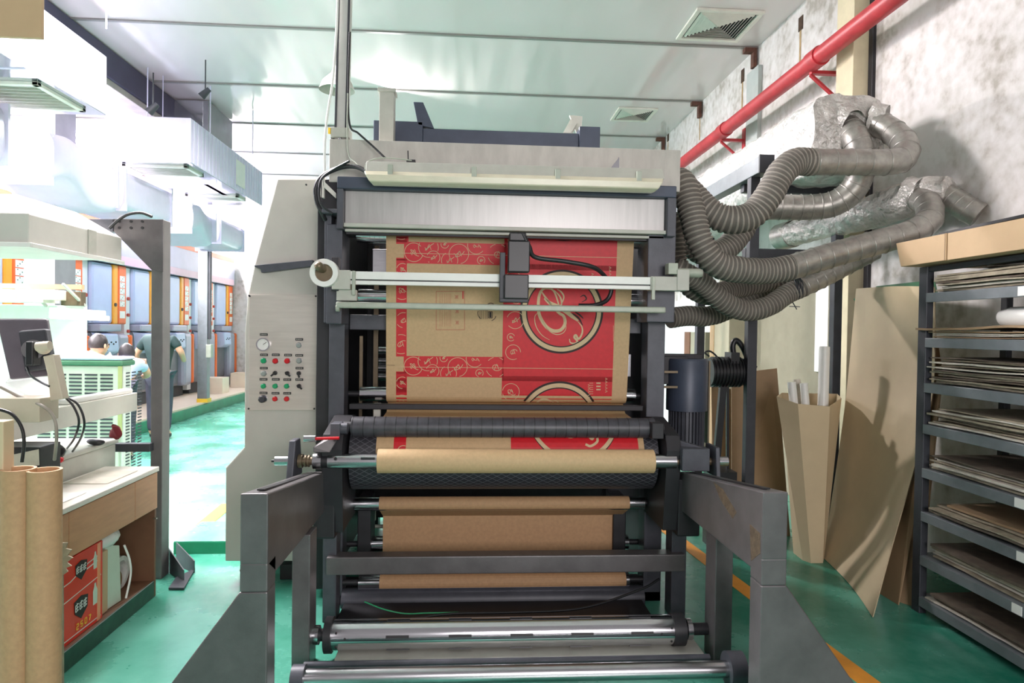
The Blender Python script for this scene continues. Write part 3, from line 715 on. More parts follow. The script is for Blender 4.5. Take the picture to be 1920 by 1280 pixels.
# check the normal faces the camera on the vertical run
if at_s((s_top+s_bot)/2)[2].x > 0:
    _at = at_s
    def at_s(s, _o=_at):
        y, z, n_ = _o(s); return y, z, -n_
def web_xs(px, py):      # where a photographed mark lies on the vertical run
    Y = 4.07
    for _ in range(4):
        p = PY(px, py, Y); s = s_of_z(p.z); Y = at_s(min(max(s, s_top), s_bot))[0]
    return p.x, s
web = MB()
xw0 = web_xs(724, 600)[0]; 
xw1t, xw1b = web_xs(1189, 440)[0], web_xs(1175, 750)[0]
LX = xw0; RX = (xw1t+xw1b)/2
nS = len(path)
def xr_at(s):
    t = min(max((s-s_top)/(s_bot-s_top), 0), 1)
    return xw1t+(xw1b-xw1t)*t
for i in range(len(path)-1):
    s0, s1 = cum[i], cum[i+1]
    vs = [WPt(xw0, s0), WPt(xr_at(s0), s0), WPt(xr_at(s1), s1), WPt(xw0, s1)]
    web._add(vs, [(0, 1, 2, 3)], 0, True)
# thin printed layers: each shape lies a fraction of a millimetre above the paper
def rect(x0, x1, s0, s1, mi, off=.0008):
    n_ = max(1, math.ceil(abs(s1-s0)/.03)); 
    for k in range(n_):
        a = s0+(s1-s0)*k/n_; b_ = s0+(s1-s0)*(k+1)/n_
        web._add([WPt(x0, a, off), WPt(x1, a, off), WPt(x1, b_, off), WPt(x0, b_, off)], [(0, 1, 2, 3)], mi)
def prect(px0, px1, py0, py1, mi, off=.0008):
    x0, s0 = web_xs((px0), py0); x1, _ = web_xs(px1, py0); x0b, s1 = web_xs(px0, py1)
    rect(x0, x1, s0, s1, mi, off)
def ribbon(pts, wd, mi, off=.0016, closed=False):   # pts in (x, s)
    n_ = len(pts); L = []; 
    for i, p in enumerate(pts):
        a = pts[i-1] if (i or closed) else p; b_ = pts[(i+1) % n_] if (i < n_-1 or closed) else p
        d = Vector((b_[0]-a[0], b_[1]-a[1])); d = d.normalized() if d.length else Vector((1, 0)); nn = Vector((-d.y, d.x))
        w_ = wd[i]/2 if isinstance(wd, list) else wd/2
        L.append(((p[0]+nn.x*w_, p[1]+nn.y*w_), (p[0]-nn.x*w_, p[1]-nn.y*w_)))
    for i in range(n_ if closed else n_-1):
        a, b_ = L[i], L[(i+1) % n_]
        web._add([WPt(*a[0], off), WPt(*b_[0], off), WPt(*b_[1], off), WPt(*a[1], off)], [(0, 1, 2, 3)], mi)
def clip(pts, s0, s1, x0=-9, x1=9):
    runs, cur = [], []
    for p in pts:
        if s0 <= p[1] <= s1 and x0 <= p[0] <= x1: cur.append(p)
        else:
            if len(cur) > 1: runs.append(cur)
            cur = []
    if len(cur) > 1: runs.append(cur)
    return runs
def arc(cx, cs, r_, a0=0, a1=360, n_=64): return [(cx+r_*math.cos(math.radians(a0+(a1-a0)*k/n_)), cs+r_*math.sin(math.radians(a0+(a1-a0)*k/n_))) for k in range(n_+1)]
def smooth2(pts, n_=6): return [(p.x, p.y) for p in smooth_path([Vector((a, b_, 0)) for a, b_ in pts], n_)]
KR, RED, TAN, INK, RI = 0, 1, 2, 3, 4
W1 = web_xs
sC_per = W1(1050, 715)[1]-W1(1050, 506)[1]            # repeat length of the print
px_m = abs(W1(1000, 600)[0]-W1(900, 600)[0])/100      # metres per pixel near the centre
def pattern(ds, lo, hi):
    """one print repeat, shifted along the web by ds, clipped to [lo, hi]"""
    def R(px0, px1, py0, py1, mi, off=.0008):
        x0, s0 = W1(px0, py0); x1, _ = W1(px1, py0); _, s1 = W1(px0, py1)
        s0 += ds; s1 += ds
        s0, s1 = max(s0, lo), min(s1, hi)
        if s1 > s0+.001: rect(x0, x1, s0, s1, mi, off)
    def RB(pts, w_, mi, off=.0016, x0=-9, x1=9):
        q = [(a, b_+ds) for a, b_ in pts]
        for run in clip(q, lo, hi, x0, x1): ribbon(run, w_, mi, off)
    def P(px, py): return W1(px, py)
    # repeat runs from y=480 to y=689 in the photograph
    R(743, 763, 483, 668, RED); R(740.5, 757, 672, 689, RED) if 0 else None
    R(757, 945, 667, 706, RED); R(743, 763, 697, 692.1+0, RED) if 0 else None
    R(743, 763, 697, 692+0, RED) if 0 else None
    R(743, 757, 697, 692, RED) if 0 else None
    R(763, 757, 0, 0, RED) if 0 else None
    R(743, 763, 697.5, 692, RED) if 0 else None
    R(743, 763, 698, 701, RED)
    R(945, 1156, 494, 714, RED)
    # rings
    for (cx, cy, r_) in ((1053, 584.5, 77),):
        x, s = P(cx, cy)
        RB(arc(x, s, (r_-.5)*px_m, n_=120), 5*px_m, INK); RB(arc(x, s, (r_-6)*px_m, n_=120), 8*px_m, TAN, .0020); RB(arc(x, s, (r_-11)*px_m, n_=120), 2.2*px_m, INK, .0024)
    # script swirl inside the ring
    def SW(pts, w_, mi=TAN, off=.0022):
        q = smooth2([P(960+a/7.11, 500+b_/7.11) for a, b_ in pts], 7)
        wl = [w_*px_m*(.35+.65*math.sin(PI*(k+.5)/len(q))) for k in range(len(q))]
        q = [(a, b_+ds) for a, b_ in q]
        runs = []; cur = []
        for p_, ww in zip(q, wl):
            if lo <= p_[1] <= hi: cur.append((p_, ww))
            else:
                if len(cur) > 1: runs.append(cur)
                cur = []
        if len(cur) > 1: runs.append(cur)
        for c_ in runs: ribbon([a for a, _ in c_], [b_ for _, b_ in c_], mi, off)
    SW([(640, 560), (560, 330), (460, 285), (390, 320), (355, 430), (355, 600), (400, 720), (470, 810), (560, 855), (650, 840), (705, 760), (690, 660), (620, 610), (520, 500), (440, 400), (400, 340)], 6.5)
    SW([(430, 420), (500, 480), (600, 530), (700, 580), (800, 660), (880, 720)], 9)
    SW([(560, 310), (640, 400), (660, 500), (600, 520)], 3)
    SW([(660, 500), (690, 400), (650, 330), (600, 300)], 3)
    SW([(355, 600), (305, 660), (310, 760), (350, 850), (410, 920), (500, 975)], 1.6)
    SW([(400, 700), (470, 830), (580, 900), (680, 880), (720, 800), (690, 680)], 1.4)
    SW([(880, 730), (930, 800), (935, 880), (890, 960), (850, 910), (830, 940), (870, 990), (840, 1020), (780, 1010), (765, 960)], 4)
    SW([(800, 620), (860, 660), (900, 700), (940, 780)], 3.5, INK, .0026)
    SW([(840, 600), (900, 640), (950, 690)], 3, INK, .0026)
    SW([(910, 400), (960, 380), (990, 430), (930, 470)], 2.4, INK, .0026)
    # small curls in the red border
    for (cx, cy, r_, t) in ((775, 686, 17, 20), (802, 677, 18, 80), (811, 695, 12, 200), (832, 671, 7, 10), (858, 688, 18, 150), (890, 672, 16, 40), (841, 700, 15, 300), (899, 699, 7, 100), (930, 688, 19, 220),
                       (754, 545, 16, 40), (757, 600, 14, 100), (752, 645, 18, 10), (755, 505, 11, 90), (962, 660, 14, 60), (966, 600, 16, 200), (958, 632, 7, 40), (962, 525, 16, 120), (968, 560, 9, 20)):
        x, s = P(cx, cy)
        inX = (W1(744, cy)[0], W1(762, cy)[0]) if cx < 765 and cy < 668 else ((W1(745, cy)[0], W1(944, cy)[0]) if cx < 940 else (W1(946 if cy < 668 else 900, cy)[0], 9))
        sA, sB = (W1(800, 668)[1]+ds, W1(800, 705)[1]+ds) if (cy > 668 and cx < 940) else (lo, hi)
        def RB2(pts, w_):
            q = [(a, b_+ds) for a, b_ in pts]
            for run in clip(q, max(lo, sA), min(hi, sB), *inX): ribbon(run, w_, TAN, .0018)
        RB2(arc(x, s, r_*px_m, t, t+300, 26), 1.0*px_m)
        RB2([(x+(r_*.55*math.cos(q/6*PI)*(1-q/16))*px_m, s+(r_*.42*math.sin(q/6*PI+t)*(1-q/20))*px_m) for q in range(12)], 1.1*px_m)
        RB2([(x+(-r_*.35+r_*.07*q)*px_m, s+(r_*.3*math.sin(q*.8))*px_m) for q in range(10)], .9*px_m)
    # framed stamp and small black print on the kraft face
    def F(px0, px1, py0, py1, w_=.7, mi=RI):
        for a, b_, c_, d_ in ((px0, py0, px1, py0), (px1, py0, px1, py1), (px1, py1, px0, py1), (px0, py1, px0, py0)):
            RB([P(a, b_), P(a+(c_-a)*.5, b_+(d_-b_)*.5), P(c_, d_)], w_*px_m, mi)
    F(818, 871, 546, 618)
    for x in (825, 829, 834, 838, 842, 845): RB([P(x, 550), P(x, 580), P(x, 612)], .45*px_m, RI)
    for (x, y) in ((856, 556), (857, 583), (857, 604)):
        for k in range(4): RB([P(x-3+k*2, y-3), P(x-1+k, y), P(x-3+k*2, y+4)], .6*px_m, RI)
    RB([P(868, 546), P(868, 553), P(868, 560)], 2*px_m, RED)
    for x in (900, 903.5, 907, 911, 914): RB([P(x, 580), P(x, 590), P(x, 598)], .8*px_m, INK)
    F(916, 923, 584, 596, 1.2, INK); RB([P(919.5, 585), P(919.5, 590), P(919.5, 595)], 4*px_m, INK)
    xx, ss = P(912, 584); RB(arc(xx+7*px_m, ss+6*px_m, 11*px_m, 10, 75, 10), 1.2*px_m, INK); RB(arc(xx-4*px_m, ss+3*px_m, 12*px_m, 120, 200, 10), 1.2*px_m, INK); RB(arc(xx+8*px_m, ss-8*px_m, 8*px_m, 200, 330, 10), 1.2*px_m, INK)
    # small vertical lettering on the red face
    for (x, y) in ((1109, 512), (1142, 500)):
        for k in range(5): RB([P(x, y+k*6), P(x+4, y+2+k*6), P(x, y+4+k*6)], 1.0*px_m, TAN)
    RB([P(1150, 610), P(1150, 625), P(1150, 640)], .6*px_m, TAN)
W_per = W1(1050, 791.5)[1]-W1(1050, 584.5)[1]
for k in (-1, 0, 1):
    sA = W1(900, 482)[1] + W_per*k; sB = W1(900, 689)[1] + W_per*k
    # border band pieces (kept inside each repeat)
    pattern(W_per*k, s_top-.02, s_bot+.05)
prect(743, 766, 436, 457, RED); prect(743, 763, 697, 756, RED); prect(757, 766, 452, 490, RED, .0009) if 0 else None
# fold line between repeats and the register tick at the left edge
for k in (0, -1):
    xa, sa = W1(743, 687.5); ribbon([(xa, sa+W_per*k), ((xa+RX)/2, sa+W_per*k), (W1(1154, 691)[0], sa+W_per*k)], .9*px_m, TAN, .003) if s_top < sa+W_per*k else None
xa, sa = W1(725, 684); ribbon([(xa, sa), (xa+.05, sa+.001)], .0018, INK, .002)
for k in range(6): ribbon([W1(1105, 718+4*k), W1(1112, 718+4*k)], .8*px_m, TAN, .002)
for k in range(3): ribbon([W1(1118, 718+6*k), W1(1126, 718+6*k)], 2.6*px_m, TAN, .002)
# print on the drum stretch
sN = cum[-1]
sd0 = sN-.165; sd1 = sN-.004
xR0, xR1 = PY(738, 835, 3.69).x, PY(761, 835, 3.69).x
# the sheet is drawn in to the roll width on the drum: a slightly wider strip
rect(xR0, xR1, sd0, sd1, RED)
rect(PY(958, 835, 3.69).x, PY(1197, 835, 3.69).x, sd0, sd1, RED)
cxx = PY(1078, 830, 3.69).x
q = arc(cxx, sd0-.06, .245, 15, 165, 80)
for run in clip(q, sd0, sd1): ribbon(run, .016, INK); ribbon([(a, b_-.012) for a, b_ in run], .022, TAN, .002)
for run in clip(smooth2([(cxx+.07, sd0+.02), (cxx+.10, sd0+.06), (cxx+.12, sd0+.02), (cxx+.13, sd0+.07), (cxx+.09, sd0+.10), (cxx+.06, sd0+.09)]), sd0, sd1): ribbon(run, .014, TAN, .002)
for run in clip(smooth2([(cxx-.1, sd0+.0), (cxx-.03, sd0+.05), (cxx+.03, sd0+.03), (cxx+.05, sd0+.0)]), sd0, sd1): ribbon(run, .008, TAN, .002)
for j in range(2):
    for run in clip(arc((xR0+xR1)/2+.02*j, sd0+.08*j+.05, .03, 180, 330, 20), sd0, sd1, xR0, xR1): ribbon(run, .004, TAN, .002)
web.build('printed_paper_web', [M_kraft, M_red, M_tan, M_ink, M_redink], None, 'kraft paper web printed red with circular script emblems running down the upper rollers', 'paper web', fix=False)
# ---------------------------------------------------------------- the unprinted web below
lw = MB(); P2 = []
for k in range(9):
    a = PI*.5+PI*.5*k/8; P2.append((3.96+.0415*math.cos(a), zc1+.0415*math.sin(a)))
for k in range(1, 5):
    a = PI+.7*k/4; P2.append((3.96+.0415*math.cos(a), zc1+.0415*math.sin(a)))
P2.append((4.124, zy(966, 4.124)))
P2.append((4.124, zc2))
P2.append((4.122, zc2-.06)); P2.append((4.04, zc3+.09))
for k in range(9):
    a = PI*.42+PI*.75*k/8; P2.append((4.02+.048*math.cos(a), zc3+.048*math.sin(a)))
xa, xb = xy(722, 4.13), xy(1171, 4.13)
for i in range(len(P2)-1):
    (y0, z0_), (y1, z1_) = P2[i], P2[i+1]
    e0 = .0
    lw._add([(xa-e0, y0, z0_), (xb+e0, y0, z0_), (xb+e0, y1, z1_), (xa-e0, y1, z1_)], [(0, 1, 2, 3)], 0, False)
lw.build('plain_paper_web', M_kraftd, None, 'plain brown unprinted kraft web hanging between the lower chrome rollers', 'paper web', fix=False)
# ---------------------------------------------------------------- roll being wound, on its air shaft
YS, zS = 3.585, zy(866, 3.56)
roll = thing('paper_roll', 'thin kraft paper roll wound on the steel shaft in front of the diamond pattern drum', 'paper roll', (xy(970, 3.58), YS, zS))
x0, x1 = xy(708, YS-.07), xy(1235, YS-.07)
rr = .064
mb = MB().ring((x0, YS, zS), (x1, YS, zS), rr, .046, 56)
for k in range(4): mb.ring((x0-.0006, YS, zS), (x0, YS, zS), .048+.004*k+.002, .048+.004*k, 40, 1)
mb.build('wound_paper', [M_kraft, M_boardd], roll)
sh = thing('winding_shaft', 'polished steel winding shaft with collars lying across the stand and through the kraft roll', 'shaft', (xy(960, 3.58), YS, zS-.04))
MB().cyl((xy(618, YS), YS, zS), (xy(1270, YS), YS, zS), .040, 40).build('shaft_tube', M_shaft, sh)
MB().cyl((xy(518, YS), YS, zS), (xy(552, YS), YS, zS), .026, 24).cyl((xy(1344, YS), YS, zS), (xy(1368, YS), YS, zS), .026, 24).cyl((xy(511, YS), YS, zS), (xy(518, YS), YS, zS), .007, 10, 1).split('shaft_end', [M_shaft, M_darker], sh)
MB().cyl((xy(552, YS), YS, zS), (xy(618, YS), YS, zS), .022, 20).cyl((xy(1270, YS), YS, zS), (xy(1344, YS), YS, zS), .022, 20).split('shaft_neck', M_brass, sh)
for a, b_, r_, m_ in ((562, 570, .036, M_brass), (574, 577, .032, M_brass), (580, 583, .032, M_brass), (590, 606, .042, M_shaft), (606, 618, .036, M_darker), (1275, 1289, .042, M_darker), (1292, 1300, .046, M_shaft), (1302, 1306, .044, M_shaft), (1318, 1325, .044, M_shaft), (1306, 1318, .036, M_darker)):
    MB().cyl((xy(a, YS), YS, zS), (xy(b_, YS), YS, zS), r_, 32).build('collar', m_, sh)
MB().prism([(xy(548, YS), YS-.11, zS-.085), (xy(548, YS), YS-.05, zS+.115), (xy(548, YS), YS+.05, zS+.115), (xy(548, YS), YS+.10, zS-.085)], (.035, 0, 0)).build('lever_plate', M_dark, sh, bevel=.006)
MB().prism([(xy(1336, YS), YS-.1, zS-.07), (xy(1336, YS), YS-.08, zS+.09), (xy(1336, YS), YS+.08, zS+.09), (xy(1336, YS), YS+.10, zS-.07)], (.022, 0, 0)).build('lever_plate', M_dark, sh, bevel=.004)
MB().box(xy(681, YS), xy(707, YS), YS-.0425, YS-.035, zS+.016, zS+.026).build('shaft_scale', M_black, sh)
q = PY(629, 860, YS-.04); MB().cyl((q.x, YS-.043, q.z), (q.x, YS-.03, q.z), .008, 12).build('set_screw', M_black, sh)
# ---------------------------------------------------------------- big air shaft low in the stand
YA = 3.32; zA = zy(1185, YA, 900)
sh2 = thing('air_shaft', 'large empty chrome air shaft with black slots resting low between the stand legs', 'shaft', (xy(950, YA), YA, zA-.08))
tube2 = MB().cyl((xy(628, YA), YA, zA), (xy(1271, YA), YA, zA), .072, 48).build('shaft_tube', M_chrome, sh2)
MB().cyl((xy(616, YA), YA, zA), (xy(630, YA), YA, zA), .086, 40).cyl((xy(1268, YA), YA, zA), (xy(1290, YA), YA, zA), .080, 40).split('end_collar', M_darker, sh2)
MB().cyl((xy(584, YA), YA, zA), (xy(604, YA), YA, zA), .046, 28).cyl((xy(1296, YA), YA, zA), (xy(1305, YA), YA, zA), .052, 28).split('ring_collar', M_shaft, sh2)
MB().cyl((xy(560, YA), YA, zA), (xy(640, YA), YA, zA), .030, 24).cyl((xy(1280, YA), YA, zA), (xy(1346, YA), YA, zA), .030, 24).split('shaft_neck', M_darker, sh2)
for px in (754, 870, 984, 1096, 1207):
    for da in (.22, 1.4, -1.1):
        y = YA-.0735*math.cos(da); z = zA+.0735*math.sin(da)
        mb = MB(); L = 21*YA/F_PX
        mb.bar((xy(px, YA)-L, y, z), (xy(px, YA)+L, y, z), .014, .004, up=(0, -math.cos(da), math.sin(da)))
        mb.build('air_slot', M_black, tube2)
mb = MB()
for px in (640, 1262):
    for da in (-.45, .5): mb.sphere((xy(px, YA), YA-.072*math.cos(da), zA+.072*math.sin(da)), .006, 0, 8, 6)
for px in (657, 1243): mb.sphere((xy(px, YA), YA-.072, zA+.01), .006, 0, 8, 6)
mb.build('screw_heads', M_black, sh2)
# ---------------------------------------------------------------- the stand in front
st = thing('roll_stand', 'heavy grey hammered-paint steel roll stand with two sloping side arms in front of the drum', 'stand', (.2, 3.1, 0))
def sx(px, Y): return xy(px, Y, 1000)
YFt = 2.6
for side in (-1, 1):
    if side < 0: xo, xi = -.86, -.755            # outer, inner x of the side arm
    else: xo, xi = 1.30, 1.195
    # arm: deep box beam from the rear bearing to the front head
    zf = zy(925 if side < 0 else 922, YFt, 500 if side < 0 else 1480); zb = .87
    MB().prism([(xo, YFt, zf), (xo, YFt, .74), (xo, YFt+.11, .67), (xo, 3.70, .66), (xo, 3.70, zb-.01), (xo, 3.66, zb)], (xi-xo, 0, 0)).build('side_arm', M_stand, st, bevel=.006)
    xm_ = (xo+xi)/2
    MB().prism([(xm_-.014, YFt+.08, zf-.008), (xm_+.014, YFt+.08, zf-.008), (xm_+.014, 3.6, zb+.004), (xm_-.014, 3.6, zb+.004)], (0, 0, .006)).build('arm_slot', M_black, st)
    # front leg: straight upper piece, splayed lower plate
    MB().box(xo, xi, YFt, YFt+.11, zf-.38, .742).build('front_leg', M_stand, st, bevel=.006)
    zk = zf-.38
    xo2 = xo-.46 if side < 0 else xo+.46
    MB().prism([(xo, YFt, zk), (xi, YFt, zk), (xi, YFt, 0), (xo2, YFt, 0)], (0, .11, 0)).build('splayed_foot', M_stand, st, bevel=.006)
    # middle post, rear post
    pa = (548, 582) if side < 0 else (1343, 1376)
    xa_, xb_ = sx(pa[0], 3.22), sx(pa[1], 3.22)
    MB().box(xa_, xb_, 3.22, 3.36, 0, .662).build('middle_post', M_stand, st, bevel=.005)
    pa = (604, 630) if side < 0 else (1262, 1290)
    xa_, xb_ = sx(pa[0], 3.74), sx(pa[1], 3.74)
    MB().box(xa_, xb_, 3.76, 3.88, 0, .68).build('rear_post', M_dark, st, bevel=.005)
    MB().box(xa_-.02, xb_+.02, 3.60, 3.76, .52, .84).build('bearing_block', M_darker, st, bevel=.01)
xq0, xq1 = sx(612, 3.72), sx(1286, 3.72)
MB().box(xq0, xq1, 3.72, 3.82, zy(1075, 3.72), zy(1042, 3.72)).build('cross_beam', M_stand, st, bevel=.006)
zq = zy(1262, 2.98)
MB().cyl((xy(568, 2.98, 1262), 2.98, zq), (xy(1376, 2.98, 1262), 2.98, zq), .038, 30).build('tie_tube', M_shaft, st)
MB().ring((xy(1362, 2.98, 1262), 2.98, zq), (xy(1392, 2.98, 1262), 2.98, zq), .078, .036, 32).ring((xy(548, 2.98, 1262), 2.98, zq), (xy(572, 2.98, 1262), 2.98, zq), .055, .036, 28).split('tube_flange', M_dark, st, bevel=.004)
MB().cyl((xy(570, 3.12, 1243), 3.12, zy(1240, 3.12)), (xy(1330, 3.12, 1243), 3.12, zy(1240, 3.12)), .018, 16).build('tie_rod', M_dark, st)
# rust patches on the right arm
MB().prism([(1.1940, 3.02, .925), (1.1940, 3.14, .93), (1.1940, 3.05, .87), (1.1940, 2.90, .82), (1.1940, 2.86, .86)], (.0015, 0, 0)).prism([(1.1940, 2.62, .84), (1.1940, 2.72, .85), (1.1940, 2.70, .70), (1.1940, 2.615, .76)], (.0015, 0, 0)).build('rust_patch', M_rust, st)
# cables lying by the air shaft
# (stand cables)
cable('green_wire', [PY(684, 1128, 3.7), PY(720, 1142, 3.6), PY(760, 1150, 3.6), PY(800, 1149, 3.6), PY(860, 1148, 3.6)], .004, M_greencable, 'thin green wire lying above the large chrome air shaft')
cable('air_hose', [PY(622, 1078, 3.86), PY(632, 1086, 3.9), PY(634, 1104, 3.9), PY(626, 1116, 3.86)], .007, M_black, 'short curved black hose beside the left rear post of the stand', 'hose')
cable('air_hose', [PY(770, 1160, 3.5), PY(850, 1150, 3.55), PY(950, 1148, 3.6), PY(1090, 1140, 3.65), PY(1200, 1105, 3.75), PY(1236, 1085, 3.8)], .007, M_black, 'long black hose sagging behind the large chrome air shaft', 'hose')
# ================================================================ LAMP AND FITTINGS ON THE MACHINE HEAD
from mathutils import noise
YL = 3.70
def lampsec(mb, px0, px1, prof, mi=0, off=0):
    a = [PY(px0+dx, 305+py, YL) + Vector((0, dy, 0)) for dx, py, dy in prof]
    b_ = [PY(px1-dx, 319.5+py, YL) + Vector((0, dy, 0)) for dx, py, dy in prof]
    n_ = len(a); mb._add(a+b_, [tuple(range(n_)), tuple(range(n_, 2*n_))[::-1]]+[(i, n_+i, n_+(i+1) % n_, (i+1) % n_) for i in range(n_)], mi)
lp = thing('batten_lamp', 'long unlit fluorescent batten lamp with yellowed cover mounted across the machine head', 'lamp', tuple(PY(960, 350, YL)))
mb = MB(); lampsec(mb, 687, 1243, [(0, -3, .0), (0, 18, -.03), (0, 21, .09), (0, -3, .09)]); mb.build('lamp_tray', M_lampbody, lp, bevel=.003)
mb = MB(); lampsec(mb, 684, 1241, [(0, 18, -.035), (3, 26, -.055), (10, 38, -.05), (16, 42, -.01), (14, 40, .05), (0, 18, .06)]); mb.build('lamp_cover', M_lampcover, lp, bevel=.006)
for px in (732, 889, 1046, 1198):
    q = PY(px, 318+(px-687)*.026, YL-.04)
    box('clip', M_bar, q.x-.014, q.x+.014, q.y-.012, q.y+.01, q.z-.035, q.z+.03, lp, bevel=.003)
for px, py in ((772, 299), (1155, 311)):
    q = PY(px, py, YL+.02)
    MB().prism([q+Vector((-.03, 0, -.012)), q+Vector((.018, 0, -.012)), q+Vector((.018, 0, .045 if px > 900 else .0)), q+Vector((.014, 0, .045 if px > 900 else .0))] if px > 900 else [q+Vector((-.03, 0, -.012)), q+Vector((.02, 0, -.012)), q+Vector((.02, 0, .0)), q+Vector((-.026, 0, .0))], (0, .03, 0)).bar(q+Vector((-.02 if px < 900 else .016, .01, 0)), q+Vector((-.022 if px < 900 else .016, .01, .05)), .006, .006).build('hanger', M_black if px < 900 else M_chrome, lp)
# aluminium lifting column at the head's left
t = thing('lifting_column', 'tall slim aluminium column rising from the machine head to the ceiling', 'column', tuple(PY(640, 300, 3.98)))
a = PY(641, 245, 3.98); b_ = PY(647.5, -20, 3.98); b_ = a+(b_-a)*1.15
MB().bar(a, b_, .075, .06, up=(0, 1, 0)).bar(a+Vector((-.030, -.035, 0)), b_+Vector((-.030, -.035, 0)), .012, .012, 1, up=(0, 1, 0)).bar(a+Vector((.030, -.035, 0)), b_+Vector((.030, -.035, 0)), .012, .012, 1, up=(0, 1, 0)).build('column_profile', [M_alu, M_post], t, bevel=.003)
MB().box(a.x-.055, a.x+.05, 3.93, 4.04, a.z-.05, a.z+.005).box(a.x-.05, a.x+.05, 3.95, 4.02, a.z-.17, a.z-.155).box(a.x-.06, a.x-.04, 3.96, 4.0, a.z-.18, a.z-.02, 1).build('end_block', [M_lampbody, M_black], t, bevel=.003)
MB().cyl((a.x-.01, 3.95, a.z-.16), (a.x-.005, 3.95, a.z-.05), .012, 16).build('piston', M_chrome, t)
MB().box(a.x-.068, a.x-.055, 3.925, 3.935, a.z-.035, a.z).build('yellow_tag', M_yellow, t)
MB().cyl((a.x-.015, 3.94, a.z-.215), (a.x-.015, 3.94, a.z-.18), .010, 12).build('yellow_cap', M_yellow, t)
cable('white_cable', [PY(634, -30, 3.9), PY(631, 60, 3.9), PY(624, 150, 3.9), PY(614, 215, 3.9), PY(609, 270, 3.9), PY(609, 330, 3.9)], .007, M_white, 'white cable hanging down the left side of the slim aluminium column')
cable('black_cable', [PY(656, 60, 3.9), PY(653, 170, 3.9), PY(656, 235, 3.88), PY(672, 250, 3.86), PY(700, 275, 3.84), PY(722, 296, 3.80)], .006, M_black, 'thin black cable from the slim aluminium column down to the batten lamp')
cable('pale_cable', [PY(652, 175, 3.88), PY(651, 240, 3.88), PY(654, 290, 3.86), PY(668, 306, 3.82), PY(684, 322, 3.76)], .004, M_bar, 'thin pale cable curving from the slim aluminium column into the lamp end')
cable('black_cable', [PY(688, 322, 3.74), PY(665, 312, 3.78), PY(635, 315, 3.82), PY(605, 330, 3.84), PY(592, 352, 3.84), PY(594, 378, 3.84), PY(603, 398, 3.84), PY(610, 412, 3.88)], .013, M_black, 'thick black cable looped over the upper left corner of the machine head')
cable('black_cable', [PY(655, 302, 3.78), PY(625, 318, 3.82), PY(603, 335, 3.82), PY(598, 362, 3.80), PY(604, 385, 3.80), PY(624, 401, 3.80)], .007, M_black, 'thinner black cable looped inside the thick one at the head corner')
mb = MB().tube(smooth_path([PY(684, 318, 3.72), PY(690, 303, 3.72), PY(715, 296, 3.72), PY(750, 298, 3.72), PY(772, 301, 3.72)]), .0035, 6)
mb.build('pale_cable', M_bar, None, 'thin pale wire lying along the top left end of the lamp tray', 'cable')
# ================================================================ RIGHT WALL : DUCTS, HOSES AND RACK
def crumple(mb, fn, nu, nv, amp, mi=0, seed=0, closed_v=True):
    vs = []
    for i in range(nu+1):
        for j in range(nv if closed_v else nv+1):
            p = Vector(fn(i/nu, j/nv)); q = p*5.0+Vector((seed, 0, 0))
            d = noise.noise_vector(q)*amp+noise.noise_vector(q*3.1)*amp*.55+noise.noise_vector(q*7.3)*amp*.3
            vs.append(p+d)
    m_ = nv if closed_v else nv+1
    mb._add(vs, [(i*m_+j, i*m_+(j+1) % m_, (i+1)*m_+(j+1) % m_, (i+1)*m_+j) for i in range(nu) for j in range(nv if closed_v else nv)], mi, True)
    return vs, m_
def rrect(t, x0, x1, z0, z1, r_=.05):   # rounded rectangle by perimeter parameter
    w_, h_ = x1-x0, z1-z0; per = 2*(w_+h_); d = t*per
    if d < w_: x, z = x0+d, z0
    elif d < w_+h_: x, z = x1, z0+d-w_
    elif d < 2*w_+h_: x, z = x1-(d-w_-h_), z1
    else: x, z = x0, z1-(d-2*w_-h_)
    cx, cz = (x0+x1)/2, (z0+z1)/2
    ex, ez = abs(x-cx)/(w_/2), abs(z-cz)/(h_/2); k = 1-.10*max(0, min(ex, ez))**3
    return cx+(x-cx)*k, cz+(z-cz)*k
D1y = 4.66; fx0, fx1 = 2.46, 2.98; fz0, fz1 = 2.80, 3.38
def fnd(u, v):
    y = D1y+u*5.6; x, z = rrect(v, fx0, fx1, fz0, fz1); return (x, y, z)
fd = thing('foil_duct', 'big square insulated duct wrapped in bright wrinkled foil high along the right wall', 'duct', ((fx0+fx1)/2, 7, fz0))
mb = MB(); vs, m_ = crumple(mb, fnd, 90, 44, .022)
mb.build('foil_wrap', M_foil, fd, fix=True)
mb = MB()
crumple(mb, lambda u, v: (lambda xz: ((fx0+fx1)/2+(xz[0]-(fx0+fx1)/2)*(1-u), D1y-.05*math.sin(u*PI/2), (fz0+fz1)/2+(xz[1]-(fz0+fz1)/2)*(1-u)))(rrect(v, fx0, fx1, fz0, fz1)), 12, 44, .022)
mb.build('foil_end', M_foild, fd)
